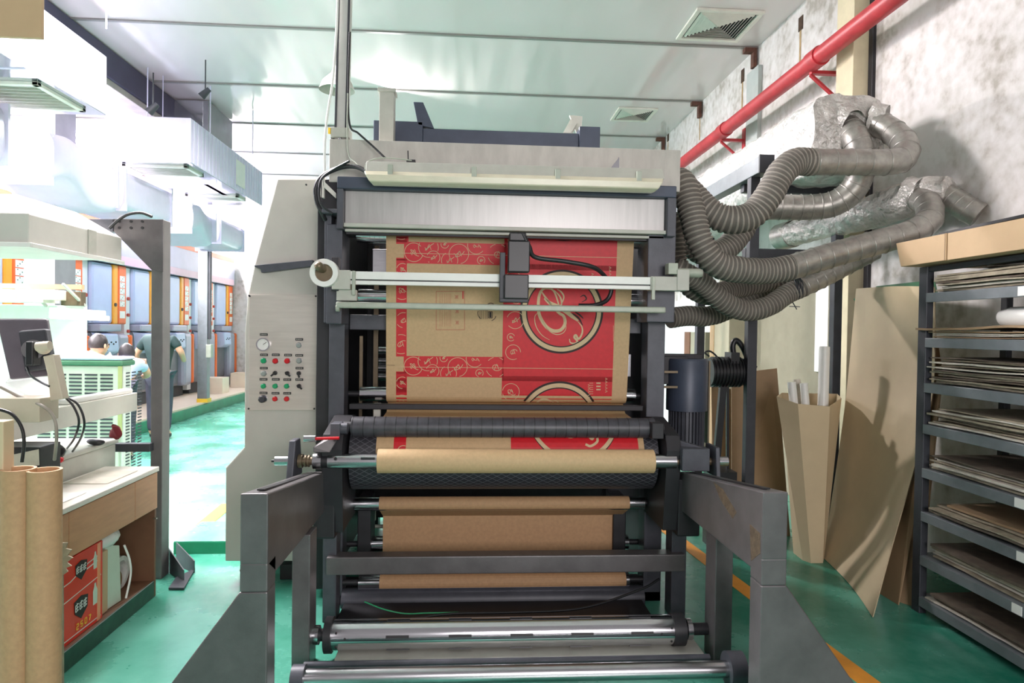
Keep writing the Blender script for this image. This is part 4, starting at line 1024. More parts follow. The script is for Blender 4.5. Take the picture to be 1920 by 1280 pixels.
# ragged foil collars
def collar(parent, c, d, r_, L, seed):
    d = Vector(d).normalized(); x = d.cross(Vector((0, 0, 1))).normalized(); y = d.cross(x)
    mb = MB(); crumple(mb, lambda u, v: Vector(c)+d*(L*u)+(x*math.cos(v*2*PI)+y*math.sin(v*2*PI))*r_*(1.25-.2*u), 6, 28, .02, 0, seed)
    mb.build('foil_collar', M_foild, parent)
def flex(pts, r_, parent, name='flexible_hose', m_=None):
    q = resample(smooth_path(pts, 24), .0098)
    mb = MB().tube(q, [r_+(-.008 if i % 3 == 2 else .004)+.003*noise.noise(Vector((i*.13, r_, 3))) for i in range(len(q))], 22)
    for i in range(len(q)-1):
        if i % 3 != 0:
            for k in range(22): mb.mi[i*22+k] = 1
    return mb.build(name, [m_ or M_flex, M_flexg], parent)
def spiral(pts, r_, parent, gap=.13, name='rigid_pipe'):
    q = resample(smooth_path(pts, 20), .012); mb = MB()
    mb.tube(q, r_, 28)
    n_ = len(q); k = 6
    while k < n_-2:
        d = (q[k+1]-q[k]).normalized(); mb.tube([q[k]-d*.005, q[k], q[k]+d*.005], [r_+.001, r_+.0055, r_+.001], 28, caps=False); k += max(3, int(gap/.012))
    return mb.build(name, M_spiral, parent)
# hose line 1 (front)
h1 = thing('exhaust_hose', 'exhaust line running level from the upper foil duct end, then curving down as hose', 'hose', tuple(PY(1500, 420, 4.25)), 'exhaust hoses between machine and foil ducts')
spiral([PY(1640, 228, 4.62), PY(1672, 246, 4.50), PY(1697, 272, 4.36), PY(1692, 298, 4.27), PY(1660, 304, 4.25), PY(1600, 304, 4.25), PY(1516, 304, 4.25)], .084, h1)
flex([PY(1518, 304, 4.25), PY(1490, 304, 4.22), PY(1464, 326, 4.18), PY(1440, 368, 4.15), PY(1408, 404, 4.15), PY(1366, 412, 4.15), PY(1328, 396, 4.18), PY(1300, 368, 4.24), PY(1276, 345, 4.3)], .086, h1)
collar(h1, PY(1634, 222, 4.64), (.6, -.6, -.2), .085, .1, 3)
# hose line 2
h2 = thing('exhaust_hose', 'exhaust line bending down behind the horizontal pipe and ending in a sagging flexible hose', 'hose', tuple(PY(1450, 470, 4.7)), 'exhaust hoses between machine and foil ducts')
spiral([PY(1588, 236, 4.70), PY(1604, 262, 4.58), PY(1616, 300, 4.55), PY(1606, 345, 4.6), PY(1575, 376, 4.66), PY(1530, 388, 4.72), PY(1440, 388, 4.78)], .092, h2, .075)
flex([PY(1442, 388, 4.78), PY(1410, 400, 4.78), PY(1385, 440, 4.75), PY(1350, 472, 4.7), PY(1310, 470, 4.65), PY(1275, 430, 4.6), PY(1262, 400, 4.6)], .086, h2)
collar(h2, PY(1580, 228, 4.72), (.2, -.8, -.5), .10, .12, 9)
# lower foil duct
fd2 = thing('foil_duct', 'lower rounded foil wrapped duct with an open dark end beside the right wall', 'duct', tuple(PY(1620, 440, 4.9)))
cpts = smooth_path([PY(1480, 440, 5.7), PY(1560, 418, 5.2), PY(1640, 396, 4.8), PY(1700, 376, 4.55), PY(1752, 364, 4.38), PY(1788, 360, 4.28)], 12)
def fn2(u, v):
    i = min(int(u*(len(cpts)-1)), len(cpts)-2); t = u*(len(cpts)-1)-i; c = cpts[i].lerp(cpts[i+1], t); d = (cpts[i+1]-cpts[i]).normalized()
    x = d.cross(Vector((0, 0, 1))).normalized(); y = x.cross(d); rr_ = .136*(1 if u < .93 else math.sqrt(max(0, 1-((u-.93)/.07)**2))+.02)*(.86+.14*math.sin(u*3))
    a = v*2*PI; return c+x*math.cos(a)*rr_*1.0+y*math.sin(a)*rr_*.9
mb = MB(); crumple(mb, fn2, 70, 30, .018, 0, 5); mb.build('foil_wrap', M_foild, fd2)
c = cpts[0]; d = (cpts[0]-cpts[1]).normalized()
MB().ring(c+d*.12, c-d*.05, .118, .108, 28).build('pipe_end', M_spiral, fd2)
MB().cyl(c+d*.02, c-d*.05, .108, 24).build('dark_inside', M_black, fd2)
h3 = thing('exhaust_hose', 'long straight exhaust pipe sloping from the lower foil duct into a hanging vertical hose', 'hose', tuple(PY(1500, 560, 4.3)), 'exhaust hoses between machine and foil ducts')
spiral([PY(1716, 368, 4.45), PY(1740, 384, 4.28), PY(1742, 412, 4.18), PY(1712, 434, 4.14), PY(1660, 450, 4.14), PY(1580, 472, 4.14), PY(1480, 502, 4.12)], .080, h3, .10)
flex([PY(1484, 501, 4.12), PY(1440, 508, 4.1), PY(1390, 506, 4.05), PY(1342, 494, 4.02), PY(1312, 452, 4.02), PY(1298, 400, 4.06), PY(1284, 350, 4.12), PY(1270, 335, 4.2)], .078, h3)
collar(h3, PY(1706, 362, 4.50), (.3, -.9, -.2), .095, .11, 14)
h4 = thing('exhaust_pipe', 'short ribbed pipe stub leaving the rounded end of the lower foil duct above the cartons', 'pipe', tuple(PY(1815, 400, 4.1)))
spiral([PY(1772, 366, 4.32), PY(1795, 380, 4.24), PY(1818, 394, 4.18), PY(1838, 405, 4.14)], .080, h4, .06)
h5 = thing('exhaust_hose', 'lowest exhaust line with a tied joint, its grey flexible hose sagging behind the motor', 'hose', tuple(PY(1450, 590, 4.6)), 'exhaust hoses between machine and foil ducts')
spiral([PY(1640, 470, 4.7), PY(1590, 496, 4.7), PY(1536, 524, 4.65), PY(1500, 540, 4.6)], .068, h5, .09)
flex([PY(1504, 538, 4.6), PY(1474, 552, 4.58), PY(1440, 574, 4.5), PY(1398, 582, 4.45), PY(1356, 566, 4.4), PY(1318, 532, 4.35), PY(1284, 512, 4.3), PY(1262, 500, 4.3)], .068, h5)
mb = MB()
for k in range(5):
    q = PY(1497-k*3, 541+k*.5, 4.6); mb.tube([q+Vector((math.cos(a)*.005, math.cos(a)*.075, math.sin(a)*.075)) for a in [2*PI*j/16 for j in range(16)]], .005, 5, closed=True)
mb.bar(PY(1486, 566, 4.52), PY(1494, 580, 4.5), .006, .006).bar(PY(1480, 574, 4.52), PY(1500, 575, 4.5), .006, .006).build('wire_tie', M_post, h5)
h6 = thing('exhaust_hose', 'flexible hose drooping low across the gap just right of the machine column', 'hose', tuple(PY(1330, 600, 5)), 'exhaust hoses between machine and foil ducts')
flex([PY(1256, 596, 4.7), PY(1290, 592, 4.75), PY(1330, 592, 4.8), PY(1380, 574, 4.85), PY(1430, 548, 4.9), PY(1480, 528, 4.9), PY(1550, 505, 4.95)], .070, h6)
h7 = thing('exhaust_hose', 'short grey flexible hose tucked behind the adjusting spindle beside the upper right machine frame', 'hose', tuple(PY(1280, 500, 4.5)), 'exhaust hoses between machine and foil ducts')
flex([PY(1262, 440, 4.5), PY(1268, 490, 4.5), PY(1290, 532, 4.5), PY(1330, 552, 4.55), PY(1380, 540, 4.7), PY(1450, 525, 4.8)], .072, h7)
# steel rack carrying the ducts
rk = thing('duct_rack', 'dark steel support rack with long top rail holding the foil ducts', 'rack', (2.4, 6, 0))
zr_ = PY(1440, 308, 4.72).z
xk = PY(1436, 308, 4.72).x
MB().box(xk-.05, xk+.05, 4.72, 9.2, zr_-.06, zr_+.06).build('top_rail', M_shelf, rk, bevel=.004)
MB().box(xk-.055, xk+.055, 4.70, 4.72, zr_-.065, zr_+.065).build('end_plate', M_post, rk)
for y, px in ((4.86, 1412), (6.0, None), (8.0, None)):
    x = PY(px, 600, y).x if px else xk
    box('post', M_post, x-.036, x+.036, y, y+.07, 0, zr_-.06, rk)
x2 = PY(1571, 600, 5.1).x
box('post', M_post, x2-.034, x2+.034, 5.1, 5.17, 0, zr_-.06, rk)
box('post', M_post, 2.80, 2.86, 8.0, 8.07, 0, zr_-.06, rk)
zq2 = PY(1480, 476, 4.9).z
MB().box(xk-.05, x2, 4.93, 5.0, zq2-.04, zq2+.04).build('cross_rail', M_post, rk, bevel=.003)
MB().box(xk, 3.0, 5.1, 5.17, zr_-.12, zr_-.06).build('cross_rail', M_post, rk, bevel=.003)
MB().box(xk, 3.0, 8.0, 8.07, zr_-.12, zr_-.06).build('cross_rail', M_post, rk, bevel=.003)
# dark winch motor on its stand behind the machine motor
wm = thing('winch_motor', 'small black greasy electric motor with hooked pipe behind the blue-black motor', 'motor', tuple(PY(1360, 900, 5.0)))
mb = MB().cyl(PY(1330, 697, 5.0), PY(1392, 697, 5.0), .105, 24)
for k in range(9): q0 = PY(1334+k*6.2, 697, 5.0); mb.cyl(q0, q0+Vector((.008, 0, 0)), .118, 24)
mb.build('motor_body', M_black, wm)
MB().box(PY(1368, 680, 4.95).x, PY(1384, 680, 4.95).x, 4.92, 5.05, PY(1370, 682, 5).z, PY(1370, 660, 5).z).tube(smooth_path([PY(1376, 668, 5), PY(1374, 648, 5), PY(1380, 638, 5), PY(1392, 650, 5), PY(1406, 680, 5), PY(1416, 690, 5)]), .022, 12).build('hooked_pipe', M_black, wm)
MB().bar(PY(1356, 715, 5.0), PY(1340, 900, 5.0), .05, .04).bar(PY(1364, 715, 5.05), PY(1364, 960, 5.05), .02, .02).box(PY(1332, 900, 5).x, PY(1372, 900, 5).x, 4.9, 5.15, 0, .6).build('motor_stand', M_black, wm)
cable('black_cable', [PY(1330, 668, 5.0), PY(1322, 661, 5), PY(1330, 658, 5), PY(1340, 664, 5), PY(1350, 676, 5)], .007, M_black, 'small black cable loop on top of the greasy winch motor')
# lockers and a white door along the far right wall
def wall_box(px0, px1, pt, m_, nm, label, cat, d=.4, zb_=0.0):
    X = XW-d; a = PX(px0, pt, X); b_ = PX(px1, pt, X)
    t = thing(nm, label, cat, (XW-d/2, (a.y+b_.y)/2, zb_))
    box('locker_body', m_, X, XW-.02, min(a.y, b_.y), max(a.y, b_.y), zb_, a.z, t, bevel=.006)
    return t, X, a, b_
t, X, a, b_ = wall_box(1285, 1322, 622, mat('locker_green_grey', (150, 148, 126), .5, 0, .05, 5), 'locker', 'grey-green metal locker with brown edge at the far end of the right wall', 'locker', .35)
box('edge_trim', M_woodd, X-.012, X, max(a.y, b_.y)-.22, max(a.y, b_.y), 0, a.z, t, bevel=0)
t, X, a, b_ = wall_box(1334, 1368, 562, mat('panel_olive_grey', (160, 154, 132), .6, 0, .05, 5), 'cabinet', 'taller olive-grey cupboard with orange edge nearer the rack', 'cupboard', .35)
box('edge_trim', M_carton, X-.012, X, max(a.y, b_.y)-.12, max(a.y, b_.y), 0, a.z, t, bevel=0)
a = PX(1255, 560, XW); b_ = PX(1372, 560, XW)
box('door_1', M_wl, XW-.03, XW, b_.y, a.y+1.2, 0, 2.15, kind='structure')
# leaning brown boards near the winch motor
def slab(name, m_, pts, label, cat, thick=.012, group=None):   # pts: four 3d corners bl, br, tr, tl
    P4 = [Vector(p) for p in pts]; n_ = ((P4[1]-P4[0]).cross(P4[3]-P4[0])).normalized()
    if n_.y < 0: n_ = -n_
    return MB().prism(P4, n_*thick).build(name, m_, None, label, cat, group, bevel=.002)
slab('leaning_board', M_boardd, [PZ(1372, 1010, 0)+Vector((0, 0, .0)), PZ(1482, 1005, 0), PY(1457, 690, 5.45), PY(1372, 700, 5.5)], 'brown fibreboard sheet leaning upright just behind the dark rack post', 'board')
slab('leaning_board', M_boardd, [PZ(1338, 985, 0), PZ(1374, 985, 0), PY(1374, 730, 5.7), PY(1334, 720, 5.7)], 'narrow brown board strip standing behind the greasy winch motor legs', 'board')
# folded carton bin with rolls
yb_ = 4.75
bn = thing('carton_bin', 'folded kraft card bin narrowing to the floor, holding paper rolls beside the tall board', 'bin', tuple(PZ(1520, 1060, 0)))
top = [PY(1456, 743, yb_+.05), PY(1496, 757, yb_-.10), PY(1556, 762, yb_-.10), PY(1578, 746, yb_+.10), PY(1570, 738, yb_+.34), PY(1466, 736, yb_+.34)]
botc = PZ(1520, 1050, 0); bot = [botc+Vector((dx, dy, 0)) for dx, dy in ((-.06, .0), (-.03, -.06), (.06, -.06), (.10, .0), (.08, .16), (-.05, .16))]
mb = MB(); n_ = 6; inn = [p+((sum(top, Vector())/6)-p).normalized()*.006 for p in top]; inb = [p+Vector((0, 0, .005)) for p in bot]
mb._add(top+bot, [(i, (i+1) % n_, n_+(i+1) % n_, n_+i) for i in range(n_)]); mb._add(inn+inb, [(i, n_+i, n_+(i+1) % n_, (i+1) % n_) for i in range(n_)])
mb._add(top+inn, [(i, n_+i, n_+(i+1) % n_, (i+1) % n_) for i in range(n_)]); mb._add(bot, [tuple(range(6))])
mb.build('bin_wall', M_board, bn, fix=False)
def proll(a, b_, r_, label, name='paper_roll', m_=None, g=None, r_in=.7):
    mb = MB().ring(a, b_, r_, r_*r_in, 24); mb.build(name, m_ or M_white, None, label, 'roll', g)
proll(PY(1508, 940, 4.72), PY(1484, 716, 4.80), .030, 'shorter white paper roll leaning left inside the card bin')
proll(PY(1520, 940, 4.80), PY(1494, 711, 4.92), .026, 'cream paper roll half hidden behind the two white rolls', m_=M_sheet2)
proll(PY(1527, 940, 4.70), PY(1507, 718, 4.78), .028, 'white paper roll in the middle of the card bin')
proll(PY(1538, 940, 4.74), PY(1546, 650, 4.86), .038, 'tallest white tube standing upright at the right of the card bin')
# big leaning board : ruled surface, bowed
Rr = smooth_path([PY(1752, 538, 3.98), PY(1752, 630, 3.99), PY(1749, 735, 3.99), PY(1716, 870, 3.96), PY(1676, 1010, 3.93), PZ(1636, 1157, 0.004)], 6)
Ll = smooth_path([PY(1605, 541, 4.95), PY(1599, 610, 4.95), PY(1587, 735, 4.95), PY(1572, 850, 4.94), PY(1557, 950, 4.94), PZ(1543, 1045, .004)], 6)
mb = MB(); nv = 14; G = []
for i in range(len(Rr)):
    for j in range(nv+1):
        t_ = j/nv; p = Ll[i].lerp(Rr[i], t_)+Vector((.03*math.sin(t_*PI), .0, .012*math.sin(t_*PI) if i == 0 else 0)); G.append(p)
off = Vector((.009, .004, .001)); n1_ = len(G); w1_ = nv+1; H_ = len(Rr)
mb._add(G, [(i*w1_+j, i*w1_+j+1, (i+1)*w1_+j+1, (i+1)*w1_+j) for i in range(H_-1) for j in range(nv)], 0, True)
mb._add([p+off for p in G], [(i*w1_+j, (i+1)*w1_+j, (i+1)*w1_+j+1, i*w1_+j+1) for i in range(H_-1) for j in range(nv)], 0, True)
edge = [i for i in range(w1_)]+[i*w1_+nv for i in range(1, H_)]+[(H_-1)*w1_+j for j in range(nv-1, -1, -1)]+[i*w1_ for i in range(H_-2, 0, -1)]
mb._add([G[e] for e in edge]+[G[e]+off for e in edge], [(k, (k+1) % len(edge), len(edge)+(k+1) % len(edge), len(edge)+k) for k in range(len(edge))], 0)
mb.build('leaning_board', M_board, None, 'largest pale kraft board, bowed and leaning against the grey shelf unit', 'board', fix=True)
slab('leaning_board', M_boardd, [PZ(1648, 1112, 0), PZ(1684, 1134, 0), PY(1762, 720, 4.02), PY(1752, 600, 4.16)], 'dark brown board tucked behind the right edge of the largest pale board', 'board', .008)
slab('leaning_board', M_boardd, [PZ(1684, 1128, 0), PZ(1722, 1140, 0), PY(1768, 700, 3.98), PY(1758, 640, 4.10)], 'second dark board beside the shelf post foot, behind the first dark one', 'board', .008)
slab('leaning_board', M_green, [PY(1600, 560, 5.02), PY(1760, 560, 4.10), PY(1752, 524, 4.12), PY(1645, 536, 5.02)], 'green and blue board whose top edge shows above the largest pale board', 'board', .02)
# ================================================================ SHELF UNIT
XS = 2.70; XS1 = 3.26; Y0s, Y1s = 1.9, 3.84
su = thing('shelf_unit', 'grey steel shelf unit stacked with aged sheets along the right wall', 'shelf', (3.0, 2.9, 0))
box('post', M_post, XS, XS+.045, Y1s-.07, Y1s, 0, 2.06, su); box('post', M_post, XS1-.04, XS1, Y1s-.05, Y1s, 0, 2.06, su)
box('post', M_post, XS, XS+.045, Y0s, Y0s+.05, 0, 2.06, su); box('post', M_post, XS1-.04, XS1, Y0s, Y0s+.05, 0, 2.06, su)
zls = [PY(1768, y, 3.77).z for y in (550, 634, 718, 795, 877, 958, 1040, 1117)]
for z in zls:
    MB().box(XS-.004, XS+.012, Y0s, Y1s-.07, z-.055, z).box(XS+.012, XS1-.02, Y0s, Y1s-.02, z-.012, z).build('shelf_board', M_shelf, su, bevel=.002)
box('top_bar', M_post, XS+.01, XS+.05, Y0s, Y1s-.07, 2.03, 2.06, su)
for zi, (px, py) in ((4, (1912, 925)), (5, (1916, 1018)), (6, (1907, 1110)), (0, (1918, 543))):
    p = PX(px, py, XS-.006); box('white_tag', M_white, XS-.007, XS-.004, p.y-.03, p.y+.03, zls[zi]-.05, zls[zi]-.004, su, bevel=0)
def sheet(z, th, y0, y1, x0, x1, m_, label, group, amp=.004, rot=0.0, name='sheet', seed=0):
    nx, ny = 3, 22; mb = MB(); T = []
    cx, cy = (x0+x1)/2, (y0+y1)/2; c_, s_ = math.cos(rot), math.sin(rot)
    for i in range(ny+1):
        for j in range(nx+1):
            x = x0+(x1-x0)*j/nx; y = y0+(y1-y0)*i/ny
            if j == 0: x += .006*noise.noise(Vector((y*9, seed, 0)))
            X_, Y_ = cx+(x-cx)*c_-(y-cy)*s_, cy+(x-cx)*s_+(y-cy)*c_
            zz_ = z+amp*(noise.noise(Vector((y*3.2, x*2, seed*1.7)))+.55)+.25*amp*noise.noise(Vector((y*14, x, seed)))
            T.append(Vector((X_, Y_, zz_)))
    w_ = nx+1; N = len(T)
    mb._add(T, [(i*w_+j, (i+1)*w_+j, (i+1)*w_+j+1, i*w_+j+1) for i in range(ny) for j in range(nx)])
    mb._add([p+Vector((0, 0, th)) for p in T], [(i*w_+j, i*w_+j+1, (i+1)*w_+j+1, (i+1)*w_+j) for i in range(ny) for j in range(nx)])
    ed = [i*w_ for i in range(ny+1)]+[ny*w_+j for j in range(1, nx+1)]+[i*w_+nx for i in range(ny-1, -1, -1)]+[j for j in range(nx-1, 0, -1)]
    mb._add([T[e] for e in ed]+[T[e]+Vector((0, 0, th)) for e in ed], [(k, (k+1) % len(ed), len(ed)+(k+1) % len(ed), len(ed)+k) for k in range(len(ed))])
    mb.build(name, m_, None, label, 'sheet', group)
ordn = ['top', 'second', 'third', 'fourth', 'fifth', 'sixth', 'seventh', 'lowest']
rnd = random.Random(11)
spec = [(7, .10), (4, .035), (11, .155), (8, .105), (7, .09), (4, .06), (5, .09), (3, .05)]
mk = {0: [M_sheet3, M_sheet, M_sheet3, M_sheet, M_sheet2], 1: [M_sheet2, M_carton, M_sheet2, M_boardd]}
for li, (n_, H) in enumerate(spec):
    z = zls[li]+.003; pitch = H/n_
    for k in range(n_):
        m_ = rnd.choice(mk.get(li, [M_sheet, M_sheet, M_sheet2, M_sheet3]))
        ln = rnd.uniform(-.06, .03)
        if li == 1 and k == n_-1: m_ = M_boardd
        lab = 'worn grey-brown sheet in the flat stack on the %s shelf of the grey unit' % ordn[li]
        sheet(z+pitch*k, pitch*rnd.uniform(.45, .85), 1.95, 3.73+ln, XS+rnd.uniform(.0, .05), 3.2, m_, lab, 'sheets on the %s shelf' % ordn[li], pitch*.5, rnd.uniform(-.012, .012), seed=li*20+k)
# slab, packs and roll lying on the stacks
sheet(zls[5]+.066, .012, 1.95, 3.62, XS+.06, 3.2, M_boardd, 'smooth brown board lying on top of the sixth shelf stack', None, .003, .02, 'board', 91)
p = PX(1806, 585, XS+.08)
mb = MB().tube([(XS+.14, 2.2, zls[1]+.115), (XS+.14, 3.30, zls[1]+.115), (XS+.14, 3.36, zls[1]+.112), (XS+.14, 3.39, zls[1]+.10)], [.055, .055, .045, .015], 24); mb.build('paper_pack', M_white, None, 'white rounded paper bundle lying on the second shelf', 'bundle')
sheet(zls[1]+.045, .012, 1.95, 3.83, XS-.02, 3.15, M_boardd, 'thick curled brown board sticking out past the post on the second shelf', None, .012, .0, 'board', 95)
proll((XS+.10, 3.42, zls[0]+.13), (XS+.16, 2.6, zls[0]+.14), .017, 'thin white rolled sheet poking out on the top shelf', m_=M_white, r_in=.5)
for k in range(3):
    sheet(zls[0]+.105+k*.016, .006, 1.95, 3.40-.06*k, XS+.03, 3.15, M_sheet3, 'dark sagging sheet laid over the top shelf stack', 'dark sheets over the top stack', .012, .02*(k-1), seed=60+k)
# cartons on top of the unit
for (y0, y1, dx, lab) in ((3.50, 3.93, -.09, 'flat open kraft carton overhanging the left end of the shelf top'), (2.93, 3.495, -.085, 'flat kraft carton in the middle of the row on the shelf top'), (2.30, 2.925, -.085, 'flat kraft carton cut by the right edge of the photo on the shelf top')):
    t = thing('flat_carton', lab, 'box', (XS+dx+.25, (y0+y1)/2, 2.065), 'cartons on the shelf top')
    MB().prism([(XS+dx, y0, 2.067), (XS+dx, y1-(.05 if y1 > 3.6 else 0), 2.067), (XS+dx, y1, 2.215), (XS+dx, y0, 2.215)], (.5, 0, 0)).build('carton_body', M_carton, t, bevel=.003)
    MB().box(XS+dx-.001, XS+dx+.5, y0+.004, y0+.010, 2.07, 2.216).build('seam', M_boardd, t)
MB().bar((XS-.06, 2.2, 2.235), (XS-.02, 3.62, 2.228), .05, .014).build('dark_strip', M_black, None, 'thin dark strip lying along the top of the kraft cartons', 'strip')
MB().bar((XS-.02, 2.2, 2.222), (XS+.02, 3.85, 2.220), .09, .006).build('card_strip', M_sheet2, None, 'pale card strip lying under the dark strip on the cartons', 'strip')
# ================================================================ DESK WITH STORAGE
XD, XD1, yd0, yd1, zd = -1.88, -2.19, 3.02, 4.18, .79
dk = thing('desk', 'brown laminate desk with worn white top and three shallow drawers at lower left', 'desk', ((XD+XD1)/2, 3.6, 0))
box('desktop', M_desktop, XD1, XD+.012, yd0-.01, yd1+.01, zd-.028, zd, dk, bevel=.004)
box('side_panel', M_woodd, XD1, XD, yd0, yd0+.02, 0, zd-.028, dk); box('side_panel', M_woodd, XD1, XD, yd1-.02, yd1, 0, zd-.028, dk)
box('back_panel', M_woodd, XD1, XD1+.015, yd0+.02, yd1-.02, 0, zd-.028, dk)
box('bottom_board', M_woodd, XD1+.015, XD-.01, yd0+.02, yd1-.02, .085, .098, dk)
box('kick_board', mat('dark_green_edge', (34, 74, 58), .5, 0, .3, 12), XD-.012, XD, yd0+.02, yd1-.02, .0, .10, dk)
for (a, b_) in ((yd0+.005, 3.27), (3.275, 3.90), (3.905, yd1-.005)):
    box('drawer', M_wood, XD-.28, XD+.008, a, b_, zd-.25, zd-.032, dk, bevel=.003)
MB().cyl((XD+.008, 4.12, zd-.30), (XD+.03, 4.12, zd-.30), .004, 8).build('latch', M_chrome, dk)
# papers and cloth on the desk
MB().box(-2.15, -1.93, 3.25, 3.52, zd+.001, zd+.004).build('paper_sheet', M_white, None, 'white paper sheet lying flat on the near part of the desk top', 'paper')
MB().box(-2.16, -1.93, 3.72, 4.05, zd+.001, zd+.004).build('paper_sheet', M_sheet2, None, 'off-white paper sheet lying on the far part of the desk top', 'paper')
# orange carton
ob = thing('orange_carton', 'bright orange beer carton with black shield badges standing in the desk opening', 'box', (-2.05, 3.4, .046))
oy0, oy1, oz1 = 3.15, 3.64, .46
obb = MB().box(-2.15, XD-.03, oy0, oy1, .046, oz1).build('carton_body', M_orange, ob, bevel=.005)
xf_ = XD-.029
def oline(pts, w_, m_, nm):
    mb = MB()
    for a, b_ in zip(pts, pts[1:]): mb.bar((xf_, *a), (xf_, *b_), w_, .001, up=(1, 0, 0))
    mb.build(nm, m_, obb)
oline([(3.62, .285), (3.20, .25), (3.20, .07), (3.62, .07)], .004, M_cream, 'printed_frame')
def shield(cy, cz, s):
    mb = MB().prism([(xf_, cy+a*s, cz+b_*s) for a, b_ in ((-.06, .04), (0, .055), (.06, .04), (.055, -.02), (0, -.06), (-.055, -.02))], (.0012, 0, 0)).build('shield_badge', M_ink, obb)
    mb = MB()
    for k in range(3):
        y = cy+(-.036+.036*k)*s
        for a, b_, c_, d_ in ((-.013, .02, .013, .024), (0, .03, 0, -.012), (-.012, .004, .012, .008), (-.012, -.012, .012, -.006), (-.013, .02, -.013, -.01)): mb.bar((xf_+.0014, y+a*s, cz+b_*s), (xf_+.0014, y+c_*s, cz+d_*s), .005*s, .001, up=(1, 0, 0))
    mb.build('white_lettering', M_white, obb)
shield(3.44, .375, .85); shield(3.44, .19, 1.0)
mb = MB()
for k, ch in enumerate('2507'):
    y = 3.40+k*.036
    seg = {'2': [(0, 1, 1, 1), (1, 1, 1, .5), (1, .5, 0, .5), (0, .5, 0, 0), (0, 0, 1, 0)], '5': [(1, 1, 0, 1), (0, 1, 0, .5), (0, .5, 1, .5), (1, .5, 1, 0), (1, 0, 0, 0)], '0': [(0, 0, 1, 0), (1, 0, 1, 1), (1, 1, 0, 1), (0, 1, 0, 0)], '7': [(0, 1, 1, 1), (1, 1, .3, 0)]}[ch]
    for a, b_, c_, d_ in seg: mb.bar((xf_+.001, y+a*.017, .088+b_*.026), (xf_+.001, y+c_*.017, .088+d_*.026), .005, .001, up=(1, 0, 0))
mb.build('gold_number', M_yellow, obb)
for cy, cz, s in ((3.565, .20, 1), (3.565, .375, .8)):
    MB().prism([(xf_, cy+a*s, cz+b_*s) for a, b_ in ((-.018, -.05), (.018, -.05), (.02, .02), (.008, .045), (.007, .06), (-.007, .06), (-.008, .045), (-.02, .02))], (.0012, 0, 0)).build('bottle_picture', M_palegreen, obb)
oline([(3.20, .335), (3.35, .345), (3.50, .385), (3.60, .395)], .005, M_cream, 'shiny_tape')
oline([(3.45, .355), (3.60, .37)], .006, M_cream, 'shiny_tape')
MB().box(xf_-.001, xf_+.0008, 3.585, 3.615, .05, oz1-.004).build('clear_tape', mat('clear_tape', (240, 150, 110), .15, 0, .03, 9), ob)
# dark bag on top of the carton, pale boxes with a bag, tape roll
mb = MB().sphere((-2.04, 3.38, .50), .11, 0, 20, 10, (.8, 1.7, .36)); mb.build('black_bag', M_black, None, 'black bag lying in the dark space behind the orange carton top', 'bag')
bx_ = thing('kraft_box', 'narrow kraft box standing right of the orange carton under the desk', 'box', (-2.0, 3.71, .046))
MB().box(-2.12, XD-.05, 3.66, 3.73, .046, .38).build('box_body', M_carton, bx_, bevel=.004)
mb = MB().prism([(XD-.055, 3.735, .048), (XD-.045, 3.86, .048), (XD-.055, 3.86, .36), (XD-.065, 3.735, .40)], (-.1, 0, 0)).build('paper_pack', M_palegreen, None, 'pale green paper pack standing beside the narrow kraft box', 'pack', bevel=.004)
mb = MB()
crumple(mb, lambda u, v: Vector((-1.99, 3.78, .43))+Vector((math.cos(v*2*PI)*math.sin(u*PI)*.075, math.sin(v*2*PI)*math.sin(u*PI)*.12, math.cos(u*PI)*.055)), 12, 24, .016, 0, 2)
mb.build('plastic_bag', M_clearbag, None, 'crumpled white plastic bag lying on the narrow kraft box', 'bag')
mb = MB().tube(smooth_path([(XD-.03, 3.86, .36), (XD-.02, 3.90, .26), (XD-.02, 3.91, .17), (XD-.02, 3.86, .06)]), .006, 7); mb.build('white_strap', M_white, None, 'white strap looping down right of the pale green pack', 'strap')
for (y, z, r_, lab) in ((4.03, .145, .095, 'clear tape roll standing at the far end of the desk opening'), (3.98, .11, .06, 'smaller brown tape roll half hidden behind the clear tape roll')):
    t = MB().ring((XD-.20, y, z), (XD-.13, y, z), r_, r_*.72, 32).build('tape_roll', M_clearbag if r_ > .08 else M_boardd, None, lab, 'tape roll')
# ragged cardboard bits at the desk corner
pts = [(0, 0), (.02, .015), (.01, .03), (.035, .04), (.015, .055), (.04, .075), (.018, .085), (.035, .11), (.01, .115), (.018, .14), (-.03, .14), (-.03, 0)]
q = PY(118, 1078, 2.98)
MB().prism([q+Vector((a, 0, b_)) for a, b_ in pts]+[Vector((q.x-.03, q.y, 0)), Vector((q.x-.005, q.y, 0))][0:0] if 0 else [Vector((q.x-.03, q.y, 0)), Vector((q.x+.004, q.y, 0))]+[q+Vector((a, 0, b_)) for a, b_ in pts[:-1]], (0, .006, 0)).build('torn_card', M_sheet, None, 'torn jagged piece of card at the near desk corner behind the brown tubes', 'card')
for o_ in COL.objects:
    if o_.parent is None and (o_.get('label') or '').endswith(('standing in the desk opening', 'orange carton top', 'under the desk', 'narrow kraft box', 'pale green pack', 'of the desk opening', 'clear tape roll')): o_.location.z += .053
